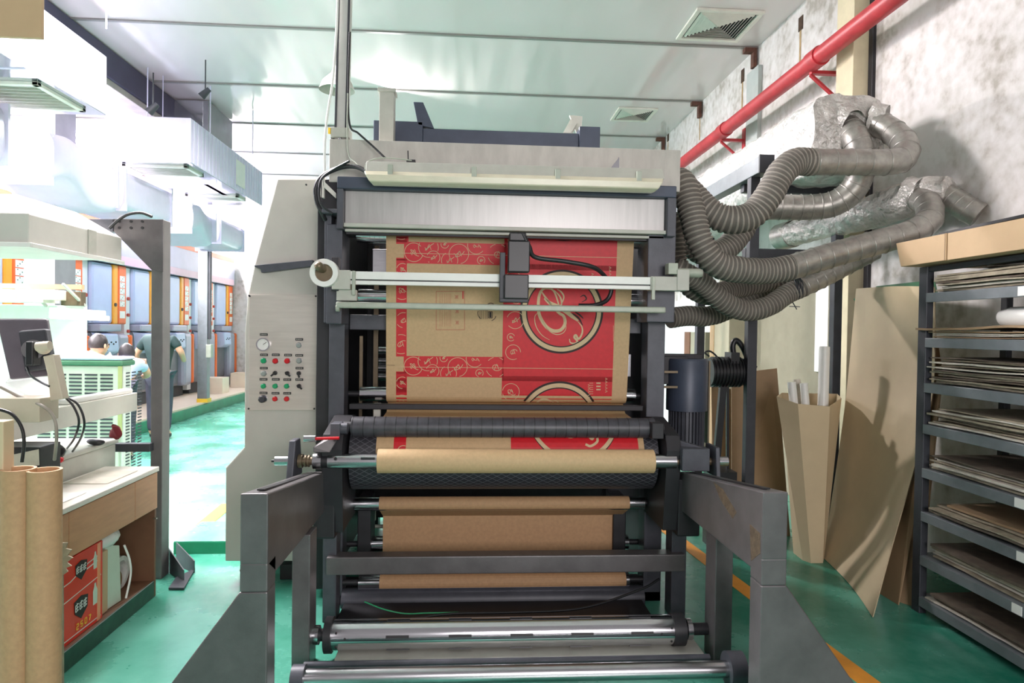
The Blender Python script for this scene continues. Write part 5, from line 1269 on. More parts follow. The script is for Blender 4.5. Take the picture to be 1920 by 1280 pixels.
# brown paper tubes
for px, py, lab in ((33, 878, 'left of the two upright brown card tubes standing before the desk'), (82, 880, 'right of the two upright brown card tubes standing before the desk')):
    p = PY(px, py, 2.52); t = thing('card_tube', lab, 'tube', (p.x, 2.52, 0), 'upright brown card tubes')
    MB().ring((p.x, 2.52, 0), (p.x+.003, 2.52, p.z), .0555, .046, 40).build('tube_wall', M_kraftd, t)
p = PY(-4, 790, 2.5)
box('card_edge', M_board, p.x-.08, PY(6, 790, 2.5).x, 2.5, 2.56, 0, p.z, None, label='pale upright card edge cut by the left photo border', cat='board')
hc = thing('hanging_card', 'brown card panel cut by the top left corner of the photo', 'board', (PY(10, 40, 3.0).x, 3.0, PY(40, 70, 3.0).z))
hx0_, hx1_, hz_ = PY(-60, 40, 3.0).x, PY(78, 40, 3.0).x, PY(40, -30, 3.0).z
MB().box(hx0_, hx1_, 3.0, 3.02, PY(40, 70, 3.0).z, hz_).build('card_panel', M_carton, hc, bevel=.003)
for x_ in (hx0_+.05, hx1_-.05): MB().cyl((x_, 3.01, hz_), (x_, 3.01, ZC), .004, 6).build('string', M_white, hc)
# ================================================================ GANTRY WITH HOOD AND BEAM
yg = 4.45
gt = thing('gantry_post', 'dark steel gantry post with bolted gusset and cantilever arm over the desk', 'post', (-2.08, yg, 0))
gx0, gx1 = xy(283, yg), xy(305, yg)
zgt = PY(300, 411, yg).z
box('post', mat('dull_grey_post', (104, 102, 102), .5, .1, .15, 5), gx0, gx1, yg, yg+.11, 0, zgt, gt)
MB().prism([PY(x, y, yg-.012) for x, y in ((210, 410), (306, 411), (306, 510), (283, 505), (213, 434))], (0, .011, 0)).build('gusset_plate', M_stand, gt, bevel=.002)
mb = MB()
for x in (224, 246, 267):
    for y in (415, 427): q = PY(x, y, yg-.013); mb.cyl(q, q-Vector((0, .004, 0)), .009, 10)
mb.build('bolt_heads', M_black, bpy.data.objects['gusset_plate'])
MB().prism([PY(x, y, yg-.02) for x, y in ((75, 402), (140, 410), (212, 410), (212, 434), (170, 434), (90, 418))], (0, .10, 0)).build('cantilever_arm', M_dark, gt, bevel=.004)
MB().prism([PZ(330, 1085, .004), PZ(366, 1068, .004), PZ(345, 1105, .004), PZ(316, 1105, .004)], (0, 0, .012)).build('base_plate', M_post, gt)
for (a, b_) in (((316, 1055), (344, 1086)), ((330, 1042), (364, 1068))):
    p0 = PZ(a[0], a[1]+18, 0); p1 = PZ(b_[0], b_[1]+6, 0)
    MB().prism([p0, p1, p1+Vector((0, 0, .08)), p0+Vector((.0, 0, .16))], (0, .012, 0)).build('foot_gusset', M_post, gt)
cable('black_cable', [PY(205, 428, 4.4), PY(220, 414, 4.4), PY(240, 402, 4.4), PY(265, 399, 4.4), PY(285, 406, 4.4)], .010, M_black, 'black cable arching over the bolted gusset of the gantry')
hd = thing('extractor_hood', 'pale grey sheet metal extractor hood hanging over the desk at left', 'hood', (-2.8, 3.95, 2.03))
hx, hx0, hy0, hy1 = -2.20, -3.6, 3.50, 4.40
z1_, z2_ = 2.20, 2.34
mb = MB().box(hx0, hx, hy0, hy1, 2.055, z1_)
mb.hexa([(hx0, hy0, z1_), (hx, hy0, z1_), (hx, hy1, z1_), (hx0, hy1, z1_), (hx0, hy0+.25, z2_), (hx-.22, hy0+.25, z2_), (hx-.22, hy1-.1, z2_), (hx0, hy1-.1, z2_)])
mb.build('hood_shell', M_hood, hd, bevel=.004)
MB().box(hx0, hx+.02, hy0-.02, hy0, 2.03, 2.055).box(hx, hx+.02, hy0, hy1, 2.03, 2.055).build('hood_rim', M_white, hd, bevel=.004)
MB().box(hx-.003, hx+.006, 4.02, 4.10, 2.056, z1_).build('strap_plate', M_lampbody, hd)
bmz0, bmz1 = 1.10, 1.215
be = thing('white_beam', 'long white steel channel beam running from the gantry post towards the camera', 'beam', (-2.16, 3.6, bmz0))
MB().box(-2.13, -2.12, 2.3, 4.44, bmz0, bmz1).box(-2.24, -2.13, 2.3, 4.44, bmz1-.012, bmz1).box(-2.24, -2.13, 2.3, 4.44, bmz0, bmz0+.012).build('channel', M_cream, be, bevel=.003)
MB().box(-2.20, -2.135, 3.72, 4.42, bmz1, bmz1+.03).build('cover_strip', M_white, be, bevel=.01)
# monitor on an arm
mo_ = thing('monitor', 'black computer monitor seen from behind on a beige arm at the left edge', 'monitor', tuple(PY(50, 720, 3.25)))
P4 = [PY(18, 712, 3.22), PY(105, 704, 3.30), PY(88, 598, 3.36), PY(-8, 598, 3.28)]
MB().prism(P4, (-.01, .035, .004)).build('screen_back', mat('monitor_shell', (98, 92, 100), .35, 0, .08, 8), mo_, bevel=.008)
MB().prism([PY(46, 698, 3.19), PY(98, 690, 3.25), PY(84, 616, 3.29), PY(33, 620, 3.23)], (0, .045, 0)).build('rear_housing', M_post, mo_, bevel=.008)
MB().cyl(PY(62, 655, 3.17), PY(62, 655, 3.24), .045, 20).box(PY(58, 640, 3.18).x, PY(72, 640, 3.18).x, 3.14, 3.2, PY(60, 684, 3.18).z, PY(60, 640, 3.18).z).build('swivel_mount', M_black, mo_, bevel=.004)
MB().prism([PY(x, y, 3.12) for x, y in ((80, 668), (100, 664), (112, 720), (118, 748), (94, 752), (88, 700))], (0, .05, 0)).sphere(PY(82, 652, 3.14), .03).cyl(PY(70, 650, 3.13), PY(94, 648, 3.13), .022, 14).box(PY(90, 750, 3.12).x, -2.10, 3.06, 3.2, bmz1-.0, PY(90, 744, 3.12).z).build('monitor_arm', mat('beige_plastic', (196, 186, 166), .5, 0, .05, 8), mo_, bevel=.004)
tr = MB().prism([PY(10, 716, 3.4), PY(60, 744, 3.3), PY(96, 742, 3.3), PY(96, 706, 3.5), PY(20, 706, 3.6)], (0, 0, -.012)).build('white_tray', M_white, None, 'white tray with pinkish edge lying below the monitor', 'tray')
cable('black_cable', [PY(122, 744, 3.3), PY(138, 762, 3.3), PY(148, 790, 3.3), PY(140, 820, 3.4), PZ(126, 840, .937)], .0055, M_black, 'left of two black cables looping down from the white beam by the monitor arm')
cable('black_cable', [PY(124, 744, 3.32), PY(146, 758, 3.32), PY(158, 790, 3.32), PY(152, 820, 3.42), PZ(136, 846, .937)], .0055, M_black, 'right of two black cables looping down from the white beam by the monitor arm')
cable('grey_cable', [PY(0, 725, 3.1), PY(40, 745, 3.1), PY(82, 762, 3.05), PY(102, 785, 3.05), PY(106, 820, 3.05), PY(102, 862, 3.1)], .007, M_flex, 'thick grey cable hanging over the white beam near the monitor')
cable('black_cable', [PY(-5, 766, 2.9), PY(22, 776, 2.9), PY(40, 800, 2.9), PY(45, 830, 2.9), PY(41, 866, 2.9)], .007, M_black, 'black cable hanging over the white beam at the left photo edge')
cable('black_cable', [PY(50, 688, 3.16), PY(58, 704, 3.14), PY(76, 716, 3.12), PY(92, 724, 3.1)], .005, M_black, 'short black lead from the back of the monitor to its arm')
# low machine bed with clutter behind the desk
lb = thing('machine_bed', 'low light grey machine bed between the desk and the white beam', 'machine', (-2.6, 3.8, 0))
MB().box(-3.1, -2.21, 2.7, 4.36, 0, .90).box(-3.12, -2.20, 2.68, 4.38, .90, .93).build('bed_body', M_lampbody, lb, bevel=.01)
MB().bar(PY(188, 838, 4.42), PY(284, 838, 4.42), .06, .05).build('cross_bar', M_post, lb)
t = thing('battery_box', 'black box with a pale printed label behind the brown tubes', 'box', tuple(PY(40, 888, 3.18)))
MB().box(PY(-20, 860, 3.18).x, PY(74, 860, 3.18).x, 3.18, 3.34, .931, PY(40, 838, 3.18).z).build('box_body', M_black, t, bevel=.004)
MB().prism([PY(24, 852, 3.175), PY(72, 842, 3.175), PY(73, 872, 3.175), PY(26, 876, 3.175)], (0, .004, 0)).build('paper_label', M_sheet2, t)
_p = PZ(113, 862, .945)
MB().sphere(_p, .015).cyl(_p-Vector((.03, 0, 0)), _p+Vector((.01, .01, 0)), .012, 12).build('red_plug', M_btn_r, None, 'small red plug lying among cables by the monitor arm foot', 'plug')
mb = MB(); crumple(mb, lambda u, v: PZ(217, 815, .97)+Vector((math.cos(v*2*PI)*math.sin(u*PI)*.045, math.sin(v*2*PI)*math.sin(u*PI)*.03, math.cos(u*PI)*.045)), 16, 22, .035, 0, 8)
mb.build('red_rag', mat('dark_red_cloth', (110, 30, 38), .8, 0, .1, 9), None, 'dark red rag lying on the low machine bed', 'rag')
mb = MB(); crumple(mb, lambda u, v: PZ(180, 828, .95)+Vector((math.cos(v*2*PI)*math.sin(u*PI)*.05, math.sin(v*2*PI)*math.sin(u*PI)*.03, math.cos(u*PI)*.018)), 8, 16, .01, 0, 4)
mb.build('black_tool', M_black, None, 'small black tool lying left of the dark red rag', 'tool')
mb = MB(); crumple(mb, lambda u, v: PZ(92, 850, .97)+Vector((math.cos(v*2*PI)*math.sin(u*PI)*.07, math.sin(v*2*PI)*math.sin(u*PI)*.05, math.cos(u*PI)*.05)), 10, 18, .025, 0, 6)
mb.build('cable_heap', M_black, None, 'dark heap of coiled cable between the labelled black box and red plug', 'cable', kind='stuff')
# evaporative cooler
cy0 = 5.6; cx0, cx1 = -3.50, PY(229, 700, cy0).x; cyb = cx1*F_PX/(275-877)/1.0
cz1 = PY(200, 672, cy0).z
ac = thing('air_cooler', 'green and white louvred evaporative air cooler standing behind the white beam', 'air cooler', ((cx0+cx1)/2, 5.9, 0))
MB().box(cx0, cx1-.02, cy0, cyb-.05, .22, cz1-.06).build('cooler_body', M_palegreen, ac, bevel=.01)
MB().box(cx1-.03, cx1, cy0+.02, cyb-.05, .22, cz1-.06).build('side_body', M_white, ac, bevel=.006)
MB().prism([(cx0-.01, cy0-.01, cz1-.06), (cx1+.01, cy0-.01, cz1-.06), (cx1+.01, cyb, cz1-.06), (cx0-.01, cyb, cz1-.06)], (0, 0, .045)).build('green_band', M_green, ac, bevel=.012)
MB().box(cx0-.01, cx1+.01, cy0-.01, cyb, cz1-.015, cz1+.015).build('top_cap', M_galv, ac, bevel=.02)
wcell = (cx1-cx0-.10)/5
for c_ in range(5):
    mb = MB(); x0_ = cx0+.04+c_*(wcell); 
    for k in range(30):
        z = cz1-.13-k*.030
        if z < .3: break
        mb.box(x0_+.012, x0_+wcell-.012, cy0-.004, cy0+.002, z-.009, z+.004)
    mb.build('louvre_slots', M_post, bpy.data.objects['cooler_body'])
for c_ in range(3):
    mb = MB(); y0_ = cy0+.06+c_*.10
    for k in range(34):
        z = cz1-.12-k*.026
        if z < .3: break
        mb.box(cx1-.002, cx1+.003, y0_, y0_+.06, z-.006, z+.004)
    mb.build('side_slots', M_post, bpy.data.objects['side_body'])
MB().box(cx1-.03, cx1+.002, cy0-.006, cy0, cz1-.62, cz1-.06).build('corner_strip', mat('olive_strip', (172, 180, 120), .5, 0, .06, 6), ac)
for a in (cx0+.05, cx1-.1):
    for b_ in (cy0+.04, cyb-.12): box('castor_leg', M_post, a, a+.05, b_, b_+.05, 0, .22, ac)
# white partition with shelf, cartons and lit tube behind the monitor
yw = 6.5
pw = thing('white_partition', 'blown-out white panel partition behind the monitor and beside the presses', 'partition', (-4.6, yw, 0))
xr_ = PY(158, 600, yw).x
MB().box(-6.0, xr_, yw, yw+.05, 0, PY(100, 572, yw).z).build('panel', M_white, pw, bevel=.005)
MB().box(-6.0, PY(112, 560, yw).x, yw-.35, yw, PY(50, 568, yw).z, PY(50, 562, yw).z).build('shelf_board', M_cream, pw)
for px in (45, 118):
    MB().bar(PY(px, 532, yw-.3), PY(px+42, 574, yw-.02), .02, .02).build('shelf_bracket', M_lampbody, pw)
MB().box(-6.0, PY(155, 548, yw).x, yw-.02, yw+.03, PY(50, 541, yw).z, PY(50, 532, yw).z).build('wood_rail', M_carton, pw)
for i, (a, b_) in enumerate(((-40, 36), (38, 112))):
    MB().box(PY(a, 555, yw-.2).x, PY(b_, 555, yw-.2).x, yw-.25, yw-.1, PY(50, 564, yw-.2).z+.012, PY(50, 543, yw-.2).z).build('cream_carton', M_plat, None, ['cream carton at the left photo edge on the partition shelf', 'cream carton on the right half of the partition shelf'][i], 'box', bevel=.004)
box('dark_box', M_brass, PY(114, 555, yw-.1).x, PY(152, 555, yw-.1).x, yw-.1, yw-.02, PY(50, 572, yw).z, PY(50, 546, yw).z, None, label='small brown box on the right end of the partition', cat='box')
lt = thing('tube_lamp', 'lit white tube lamp pointing out from the white partition towards the presses', 'lamp', tuple(PY(150, 590, 6.2)))
MB().bar(PY(95, 584, 6.2), PY(196, 590, 6.2), .06, .07).build('lamp_housing', M_white, lt, bevel=.01)
MB().cyl(PY(95, 592, 6.2), PY(203, 597, 6.2), .022, 14).build('glow_tube', M_glow, lt)
# ================================================================ PRINTING PRESSES IN THE HALL
XP = -5.75
pr_ = thing('press_line', 'long orange and violet-grey press line header beam running down the left hall', 'printing press', (-6.5, 11, .2))
z0h, z1h = 2.65, 3.32
MB().box(XP-1.6, XP, 6.2, 17.0-.1, z0h, z1h).build('header_beam', M_pgrey, pr_, bevel=.03)
MB().prism([(XP+.004, 8.3, z1h-.02), (XP+.004, 16.8, z1h-.02), (XP+.004, 16.8, z1h-.12), (XP+.004, 8.75, z1h-.12), (XP+.004, 8.55, z1h-.45), (XP+.004, 8.40, z1h-.45)], (.003, 0, 0)).build('orange_stripe', M_porange, pr_)
MB().box(XP+.003, XP+.006, 6.2, 16.8, z0h, z0h+.14).build('pink_band', mat('press_mauve', (196, 168, 182), .4, 0, .04, 4), pr_)
# one press unit and its copies
U0 = 6.9
def press_unit(y, label):
    t = thing('press_unit', label, 'press unit', (XP-.3, y, .2), 'upright press units under the header')
    x = XP-.08
    MB().box(x-.9, x, y, y+.62, 1.66, z0h-.01).build('pale_door', M_pblue, t, bevel=.05)
    MB().box(x-.9, x+.01, y+.62, y+.76, 1.66, z0h-.01).build('yellow_panel', M_pyellow, t, bevel=.02)
    op_ = MB().box(x-.9, x+.015, y+.76, y+1.02, 1.66, z0h-.01).build('orange_panel', M_porange, t, bevel=.02)
    MB().cyl((x+.012, y+.66, 1.98), (x+.03, y+.66, 1.98), .03, 12).build('door_lock', M_post, t)
    mb = MB()
    for k in range(5):     # vertical lettering blocks
        z = 2.46-k*.105; yy = y+.80
        mb.box(x+.015, x+.019, yy, yy+.16, z-.085, z+.008)
        for q in range(3): mb.box(x+.019, x+.0195, yy+.03+.045*((q+k) % 3), yy+.05+.045*((q+k) % 3), z-.075+.03*q, z-.06+.03*q, 1)
    mb.box(x+.015, x+.018, y+.80, y+.97, 1.76, 1.88)
    mb.build('white_lettering', [M_white, M_green], op_)
    MB().box(x-.8, x+.12, y+.02, y+.66, 1.54, 1.66).build('desk_console', M_pgrey, t, bevel=.02)
    cf_ = MB().prism([(x-.1, y+.05, 1.54), (x+.16, y+.05, 1.50), (x+.16, y+.10, 1.22), (x+.05, y+.10, 1.15), (x-.1, y+.10, 1.15)], (0, .42, 0)).build('control_face', M_pblue, t, bevel=.02)
    mb = MB()
    for k in range(4): mb.sphere((x+.165, y+.18+k*.07, 1.34+.03*(k % 2)), .014, 0, 8, 6)
    mb.build('knobs', M_post, cf_)
    MB().box(x-.9, x-.02, y, y+.62, .42, 1.54).build('lower_body', M_pdark, t, bevel=.06)
    MB().box(x-.9, x+.10, y+.60, y+.98, .42, 1.50).build('ink_cabinet', M_pgrey, t, bevel=.07)
    MB().box(x-.05, x+.11, y+.96, y+1.06, .46, 1.48).build('orange_edge', M_porange, t, bevel=.03)
    MB().box(x-.88, x-.1, y+.02, y+1.0, .2, .42).build('base_frame', M_post, t, bevel=.01)
    MB().box(x-.6, x-.05, y+1.08, y+1.26, .3, z0h-.02).build('gap_column', M_wl, t)
    mb = MB()
    for k in range(6): mb.cyl((x-.03, y+1.15, .7+.28*k), (x+.0, y+1.15, .7+.28*k), .03, 10)
    mb.build('gap_rollers', M_redink, t)
    return t
pos_w = ['nearest press unit, mostly hidden by the monitor and hood at left', 'second press unit whose orange panel shows above the white partition', 'press unit standing just right of the white partition with the lettering in full view', 'press unit partly covered by the gantry post', 'press unit just right of the gantry post', 'press unit left of the slim grey post on the platform', 'press unit right of the slim grey post on the platform', 'farthest press unit next to the tapering grey cabinet']
u0 = press_unit(U0, pos_w[0])
for k in range(1, 8): dup(u0, (XP-.3, U0+1.29*k, .2), pos_w[k])
# pale boxes on the platform
for i, (px, py, s) in enumerate(((399, 738, .34), (452, 726, .34))):
    c = PZ(px, py, .2); box('cream_carton', M_plat, c.x-.25, c.x+.2, c.y, c.y+.4, .2, .2+s, None, label=['cream carton on the platform right of the slim grey post', 'cream carton on the platform next to the tapering cabinet'][i], cat='box')
# slim grey post on the platform
YG = 13.0
c = PY(380, 700, YG)
gp = thing('grey_post', 'slim blue-grey steel post with yellow foot at the platform edge', 'post', (c.x, YG, .2))
MB().box(c.x-.10, c.x+.08, YG, YG+.15, .26, PY(380, 404, YG).z).build('post', M_shelf, gp, bevel=.006)
MB().box(c.x+.08, c.x+.12, YG+.02, YG+.1, 1.4, PY(380, 404, YG).z).build('cable_duct', M_post, gp)
MB().box(c.x-.10, c.x+.10, YG-.02, YG+.17, .2, .27).build('yellow_foot', M_yellow, gp)
MB().box(c.x+.06, c.x+.16, YG-.02, YG+.1, 1.05, 1.3).build('switch_box', M_bar, gp, bevel=.01)
# ================================================================ AIR DUCTS OVER THE HALL
XA = -3.60
def supply(y0, y1, z0, z1, label, ribs=False, wd=1.05, grl=()):
    t = thing('air_duct', label, 'duct', (XA-wd/2, (y0+y1)/2, z0))
    mb = MB().box(XA-wd, XA, y0, y1, z0+.006, z1); mb.build('duct_shell', M_galv, t, bevel=.008)
    MB().box(XA-wd+.004, XA-.004, y0+.004, y1-.004, z0, z0+.005).build('duct_underside', M_galvm, t)
    if ribs:
        mb = MB(); y = y0+.08
        while y < y1: mb.box(XA, XA+.012, y, y+.03, z0+.01, z1-.01); y += .13
        mb.build('side_ribs', M_galv, t, bevel=.004)
    else:
        mb = MB(); y = y0+.3
        while y < y1: mb.box(XA-wd-.01, XA+.012, y, y+.02, z0-.008, z1+.01); y += 1.2
        mb.build('flanges', M_galv, t)
    for (a, b_) in grl:
        f = MB(); g0, g1 = XA-wd+.12, XA-.1
        for (p0, p1, q0, q1) in ((g0, g1, a, a+.05), (g0, g1, b_-.05, b_), (g0, g0+.05, a, b_), (g1-.05, g1, a, b_)): f.box(p0, p1, q0, q1, z0-.03, z0)
        gf = f.build('grille_frame', M_cream, t, bevel=.004)
        mb = MB().box(g0+.05, g1-.05, a+.05, b_-.05, z0-.004, z0-.001, 1)
        for k in range(8):
            y = a+.07+(b_-a-.14)*k/7; mb.box(g0+.05, g1-.05, y-.004, y+.004, z0-.026, z0-.004)
        mb.build('grille_slats', [M_lampbody, M_bar], gf)
    for y in (y0+.4, y1-.4):
        MB().cyl((XA-wd/2, y, z1), (XA-wd/2, y, ZC), .006, 6).build('hanger', M_galv, t)
    return t
supply(1.8, 6.9, 3.72, 4.30, 'nearest bright galvanised box duct hanging at the top left corner', False, 1.05, ((6.0, 6.72),))
supply(8.9, 11.9, 3.75, 4.33, 'farther galvanised box duct with ribbed blue-white side left of the cabinet', True, 1.05, ((9.05, 9.6), (11.0, 11.35)))
# white sign on the ribbed duct
MB().box(XA+.013, XA+.02, 10.55, 10.95, 3.84, 4.22).build('white_notice', M_white, None, 'white notice sheet fixed to the ribbed side of the farther box duct', 'notice')
# canvas ducts of the second row
XB = -4.2
def canvas(y0, y1, z0, z1, label, wave=True):
    t = thing('canvas_duct', label, 'duct', (XB-.4, (y0+y1)/2, z0), 'second row of pale ducts')
    mb = MB()
    def f(u, v):
        y = y0+(y1-y0)*u; x, z = rrect(v, XB-.85, XB, z0, z1)
        if wave: z += .11*math.sin(u*2*PI*((y1-y0)/1.5))*(1 if z < (z0+z1)/2 else .35); x += .05*math.sin(u*2*PI*((y1-y0)/1.5)+1)
        return (x, y, z)
    vs, m_ = crumple(mb, f, 48, 32, .006 if wave else .002, 0, y0)
    mb._add(vs[:m_], [tuple(range(m_))]); mb._add(vs[-m_:], [tuple(range(m_))[::-1]])
    mb.build('canvas_skin' if wave else 'duct_shell', M_cloth if wave else M_galv, t)
    for y in (y0+.05, y1-.05): MB().cyl((XB-.78, y, z1), (XB-.78, y, ZC), .006, 6).build('hanger', M_galv, t)
    for y in (y0+.02, y1-.02): MB().box(XB-.87, XB+.02, y-.015, y+.015, z0-.02, z1+.02).build('flange', M_galv, t)
canvas(4.4, 6.4, 3.10, 3.62, 'nearest pale box duct of the lower row at the left photo edge', False)
canvas(7.0, 8.3, 3.06, 3.58, 'wavy white canvas duct joint below the nearest galvanised duct', True)
canvas(8.45, 9.75, 3.06, 3.56, 'pale box duct with seams next to the wavy canvas joint', False)
canvas(10.4, 11.4, 3.06, 3.50, 'farther wavy canvas duct above the orange stripe', True)
canvas(11.6, 12.8, 3.06, 3.5, 'farthest small pale duct section of the lower row', False)
# hanger rods from the ceiling
for (px, yb0, lab) in ((199, 6.3, 'thin hanger rod beside the end of the nearest box duct'), (277, 9.0, 'thin hanger rod in front of the dark ceiling beam end'), (395, 9.6, 'thin hanger rod left of the ribbed duct'), (475, 10.6, 'thin hanger rod above the ribbed duct, nearest the cabinet')):
    x = PY(px, 120, yb0).x; MB().cyl((x, yb0, 4.32), (x, yb0, ZC-.01), .008, 8).build('hanger_rod', M_galv, None, lab, 'rod', 'thin ceiling hanger rods')
# pendant lamp behind the column and small spot lamps
c = PY(632, 150, 6.6)
pl = thing('pendant_lamp', 'grey bell shaped pendant lamp half hidden behind the slim aluminium column', 'lamp', (c.x, 6.6, c.z-.1))
MB().tube([(c.x, 6.6, c.z-.10), (c.x, 6.6, c.z-.02), (c.x, 6.6, c.z+.06), (c.x, 6.6, c.z+.13)], [.17, .14, .06, .035], 32, caps=False).build('lamp_shade', M_lampbody, pl)
MB().cyl((c.x, 6.6, c.z+.12), (c.x, 6.6, ZC), .012, 10).sphere((c.x, 6.6, c.z-.03), .05).build('rod_and_bulb', M_white, pl)
for (px, py, Y, lab) in ((385, 174, 8.7, 'small black spotlight hanging from the glossy ceiling'), (287, 203, 8.0, 'small dark camera under the dark ceiling beam')):
    c = PY(px, py, Y); t = thing('spotlight' if px > 300 else 'ceiling_camera', lab, 'lamp' if px > 300 else 'camera', tuple(c))
    MB().tube([c+Vector((-.05, 0, -.05)), c+Vector((.05, 0, .05))], [.05, .03], 16).build('lamp_head', M_post, t)
    MB().cyl(c, (c.x, c.y, ZC-.0 if px > 300 else ZC-.44), .008, 8).build('stem', M_post, t)
# hall tube lamps (the lamps that light the hall)
for i in range(4):
    y = 4.5+3.6*i; t = thing('hall_fixture', ['nearest', 'second', 'third', 'farthest'][i]+' long tube lamp hanging in the bright left hall', 'lamp', (-6.3, y, 4.66), 'tube lamps of the left hall')
    MB().box(-6.5, -6.1, y-1.3, y+1.3, 4.66, 4.72).build('reflector', M_white, t, bevel=.004)
    for s_ in (-.1, .1): MB().cyl((-6.3+s_, y-1.2, 4.63), (-6.3+s_, y+1.2, 4.63), .02, 10).build('glow_tube', M_glow, t)
    for s_ in (-1, 1): MB().cyl((-6.3, y+s_, 4.72), (-6.3, y+s_, ZC), .006, 6).build('hanger', M_galv, t)
# ================================================================ PEOPLE
def person(name, loc, face, joints, hair_m, shirt_m, label, trous=None, headc=None):
    t = thing(name, label, 'person', loc)
    J = {k: Vector(v) for k, v in joints.items()}
    def skin(nm, chain, rads, m_, edges=None, par=t):
        me = bpy.data.meshes.new(nm); me.from_pydata([tuple(p) for p in chain], edges or [(i, i+1) for i in range(len(chain)-1)], [])
        o = bpy.data.objects.new(nm, me); COL.objects.link(o); o.parent = par; me.materials.append(m_)
        md = o.modifiers.new('skin', 'SKIN')
        for i, r_ in enumerate(rads):
            me.skin_vertices[0].data[i].radius = (r_, r_)
        me.skin_vertices[0].data[0].use_root = True
        sb = o.modifiers.new('sub', 'SUBSURF'); sb.levels = 1; sb.render_levels = 2; md.use_smooth_shade = True
        WLOC[o.name] = WLOC[t.name]
        return o
    names = ['pelvis', 'waist', 'chest', 'neck', 'head', 'shl', 'ell', 'hal', 'shr', 'elr', 'har', 'hipl', 'knl', 'anl', 'tol', 'hipr', 'knr', 'anr', 'tor']
    E = [(0, 1), (1, 2), (2, 3), (3, 4), (2, 5), (5, 6), (6, 7), (2, 8), (8, 9), (9, 10), (0, 11), (11, 12), (12, 13), (13, 14), (0, 15), (15, 16), (16, 17), (17, 18)]
    R_ = [.13, .12, .14, .055, .07, .065, .045, .035, .065, .045, .035, .10, .065, .045, .04, .10, .065, .045, .04]
    skin('body', [J[n_] for n_ in names], R_, M_skin, E)
    skin('shirt', [J['pelvis']-Vector((0, 0, .06)), J['waist'], J['chest'], J['chest'].lerp(J['neck'], .55), J['shl'], J['shl'].lerp(J['ell'], .7), J['shr'], J['shr'].lerp(J['elr'], .7)], [.165, .15, .165, .08, .085, .062, .085, .062], shirt_m, [(0, 1), (1, 2), (2, 3), (2, 4), (4, 5), (2, 6), (6, 7)])
    skin('trousers', [J['pelvis'], J['hipl'], J['knl'], J['anl'], J['hipr'], J['knr'], J['anr']], [.15, .115, .08, .06, .115, .08, .06], trous or M_trouser, [(0, 1), (1, 2), (2, 3), (0, 4), (4, 5), (5, 6)])
    skin('shoe', [J['anl']-Vector((0, 0, .045)), J['tol']], [.05, .045], M_black); skin('shoe', [J['anr']-Vector((0, 0, .045)), J['tor']], [.05, .045], M_black)
    h = J['head']; fw = Vector(face).normalized(); sd = Vector((-fw.y, fw.x, 0))
    L0 = Vector(loc); HW = h+L0
    mb = MB().sphere(HW, .098, 0, 24, 16, (.84, .95, 1.18)).sphere(HW+fw*.10-Vector((0, 0, .01)), .018, 0, 10, 6, (1, 1, 1.3))
    for s_ in (-1, 1): mb.sphere(HW+sd*.088*s_-Vector((0, 0, .005)), .024, 0, 10, 6, (.5, .8, 1.2))
    mb.cyl(HW-Vector((0, 0, .16)), HW-Vector((0, 0, .06)), .05, 14)
    mb.build('head', M_skin, t)
    mb = MB()
    for s_ in (-1, 1): mb.sphere(HW+fw*.088+sd*.033*s_+Vector((0, 0, .012)), .010, 0, 8, 6)
    mb.bar(HW+fw*.088-sd*.02-Vector((0, 0, .055)), HW+fw*.088+sd*.02-Vector((0, 0, .055)), .006, .006).build('eyes_and_mouth', M_hair, t)
    mb = MB(); crumple(mb, lambda u, v: HW-fw*.018+Vector((0, 0, .022))+Vector((math.cos(v*2*PI)*math.sin(u*PI*.62)*.094, math.sin(v*2*PI)*math.sin(u*PI*.62)*.104, math.cos(u*PI*.62)*.118)), 12, 26, .012, 0, h.x)
    mb.build('hair', hair_m, t)
    return t
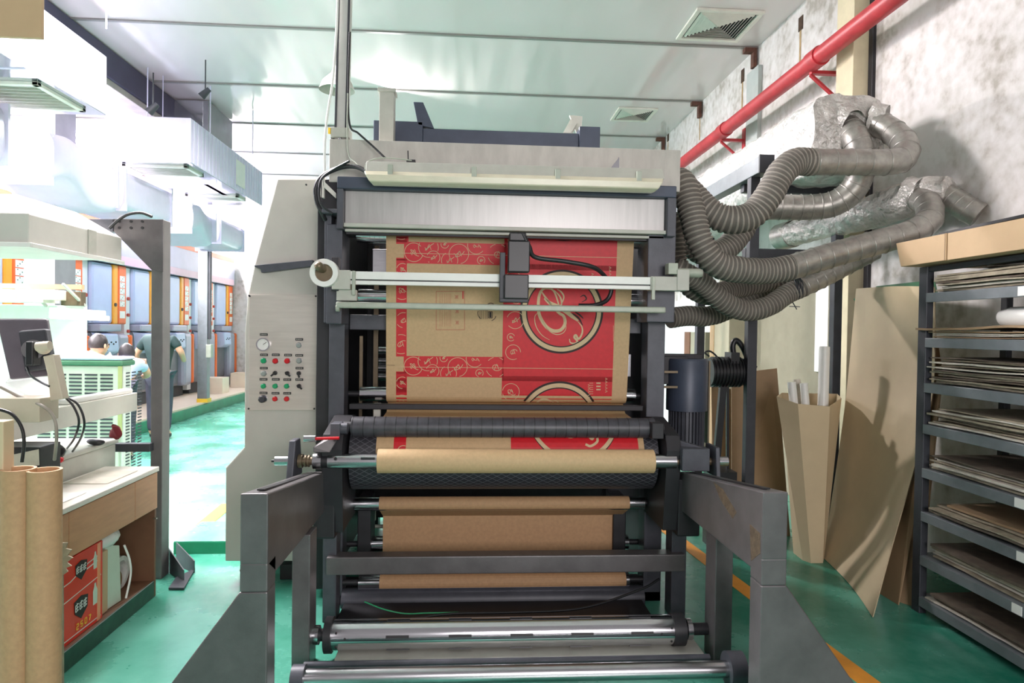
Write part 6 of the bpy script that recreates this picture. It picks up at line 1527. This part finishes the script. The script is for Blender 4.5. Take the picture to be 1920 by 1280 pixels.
def stand_j(lean=0.0, f=(0, 1)):
    fx, fy = f; sx_, sy_ = -fy, fx
    def q(side, fwd, z): return (sx_*side+fx*fwd, sy_*side+fy*fwd, z)
    L = lean
    return dict(pelvis=q(0, 0, .93), waist=q(0, .06*L, 1.08), chest=q(0, .28*L, 1.30-.12*L), neck=q(0, .42*L, 1.48-.2*L), head=q(0, .50*L, 1.62-.26*L), shl=q(.19, .36*L, 1.42-.17*L), ell=q(.25, .36*L+.08, 1.16-.15*L), hal=q(.16, .36*L+.3, 1.08-.1*L), shr=q(-.19, .36*L, 1.42-.17*L), elr=q(-.25, .36*L+.08, 1.16-.15*L), har=q(-.16, .36*L+.3, 1.08-.1*L),
                hipl=q(.09, 0, .88), knl=q(.10, .03, .5), anl=q(.10, 0, .10), tol=q(.10, .14, .04), hipr=q(-.09, 0, .88), knr=q(-.10, .03, .5), anr=q(-.10, 0, .10), tor=q(-.10, .14, .04))
c = PY(186, 648, 7.5); J = stand_j(.8, (.4, .92)); hz = J['head']
person('person', (c.x-hz[0], 7.5-hz[1], c.z-hz[2]-.0 if False else 0), (.4, .92, 0), {k: (v[0], v[1], v[2]+(c.z-hz[2]) if k in ('head', 'neck', 'chest', 'shl', 'shr') else v[2]) for k, v in J.items()}, M_hair, M_shirt, 'person with dark hair in a white shirt bending down behind the air cooler')
c = PY(238, 664, 8.8); J = stand_j(1.0, (-.3, .95)); hz = J['head']
person('person', (c.x-hz[0], 8.8-hz[1], 0), (-.3, .95, 0), {k: (v[0], v[1], v[2]+(c.z-hz[2]) if k in ('head', 'neck', 'chest', 'shl', 'shr') else v[2]) for k, v in J.items()}, M_hair, M_pblue, 'person bent low, only the dark hair showing above the cooler beside the gantry post')
c = PY(299, 640, 10.0); J = stand_j(.0, (-.1, 1))
J['elr'] = (.31, .0, 1.26); J['har'] = (.26, .22, 1.12); J['ell'] = (-.33, .0, 1.22); J['hal'] = (-.34, .1, 1.02); J['shl'], J['shr'] = (-.19, 0, 1.44), (.19, 0, 1.44)
person('person', (c.x, 10.0, 0), (-.1, 1, 0), J, M_hair, M_shirtd, 'person in a dark short-sleeved shirt standing behind the gantry post')
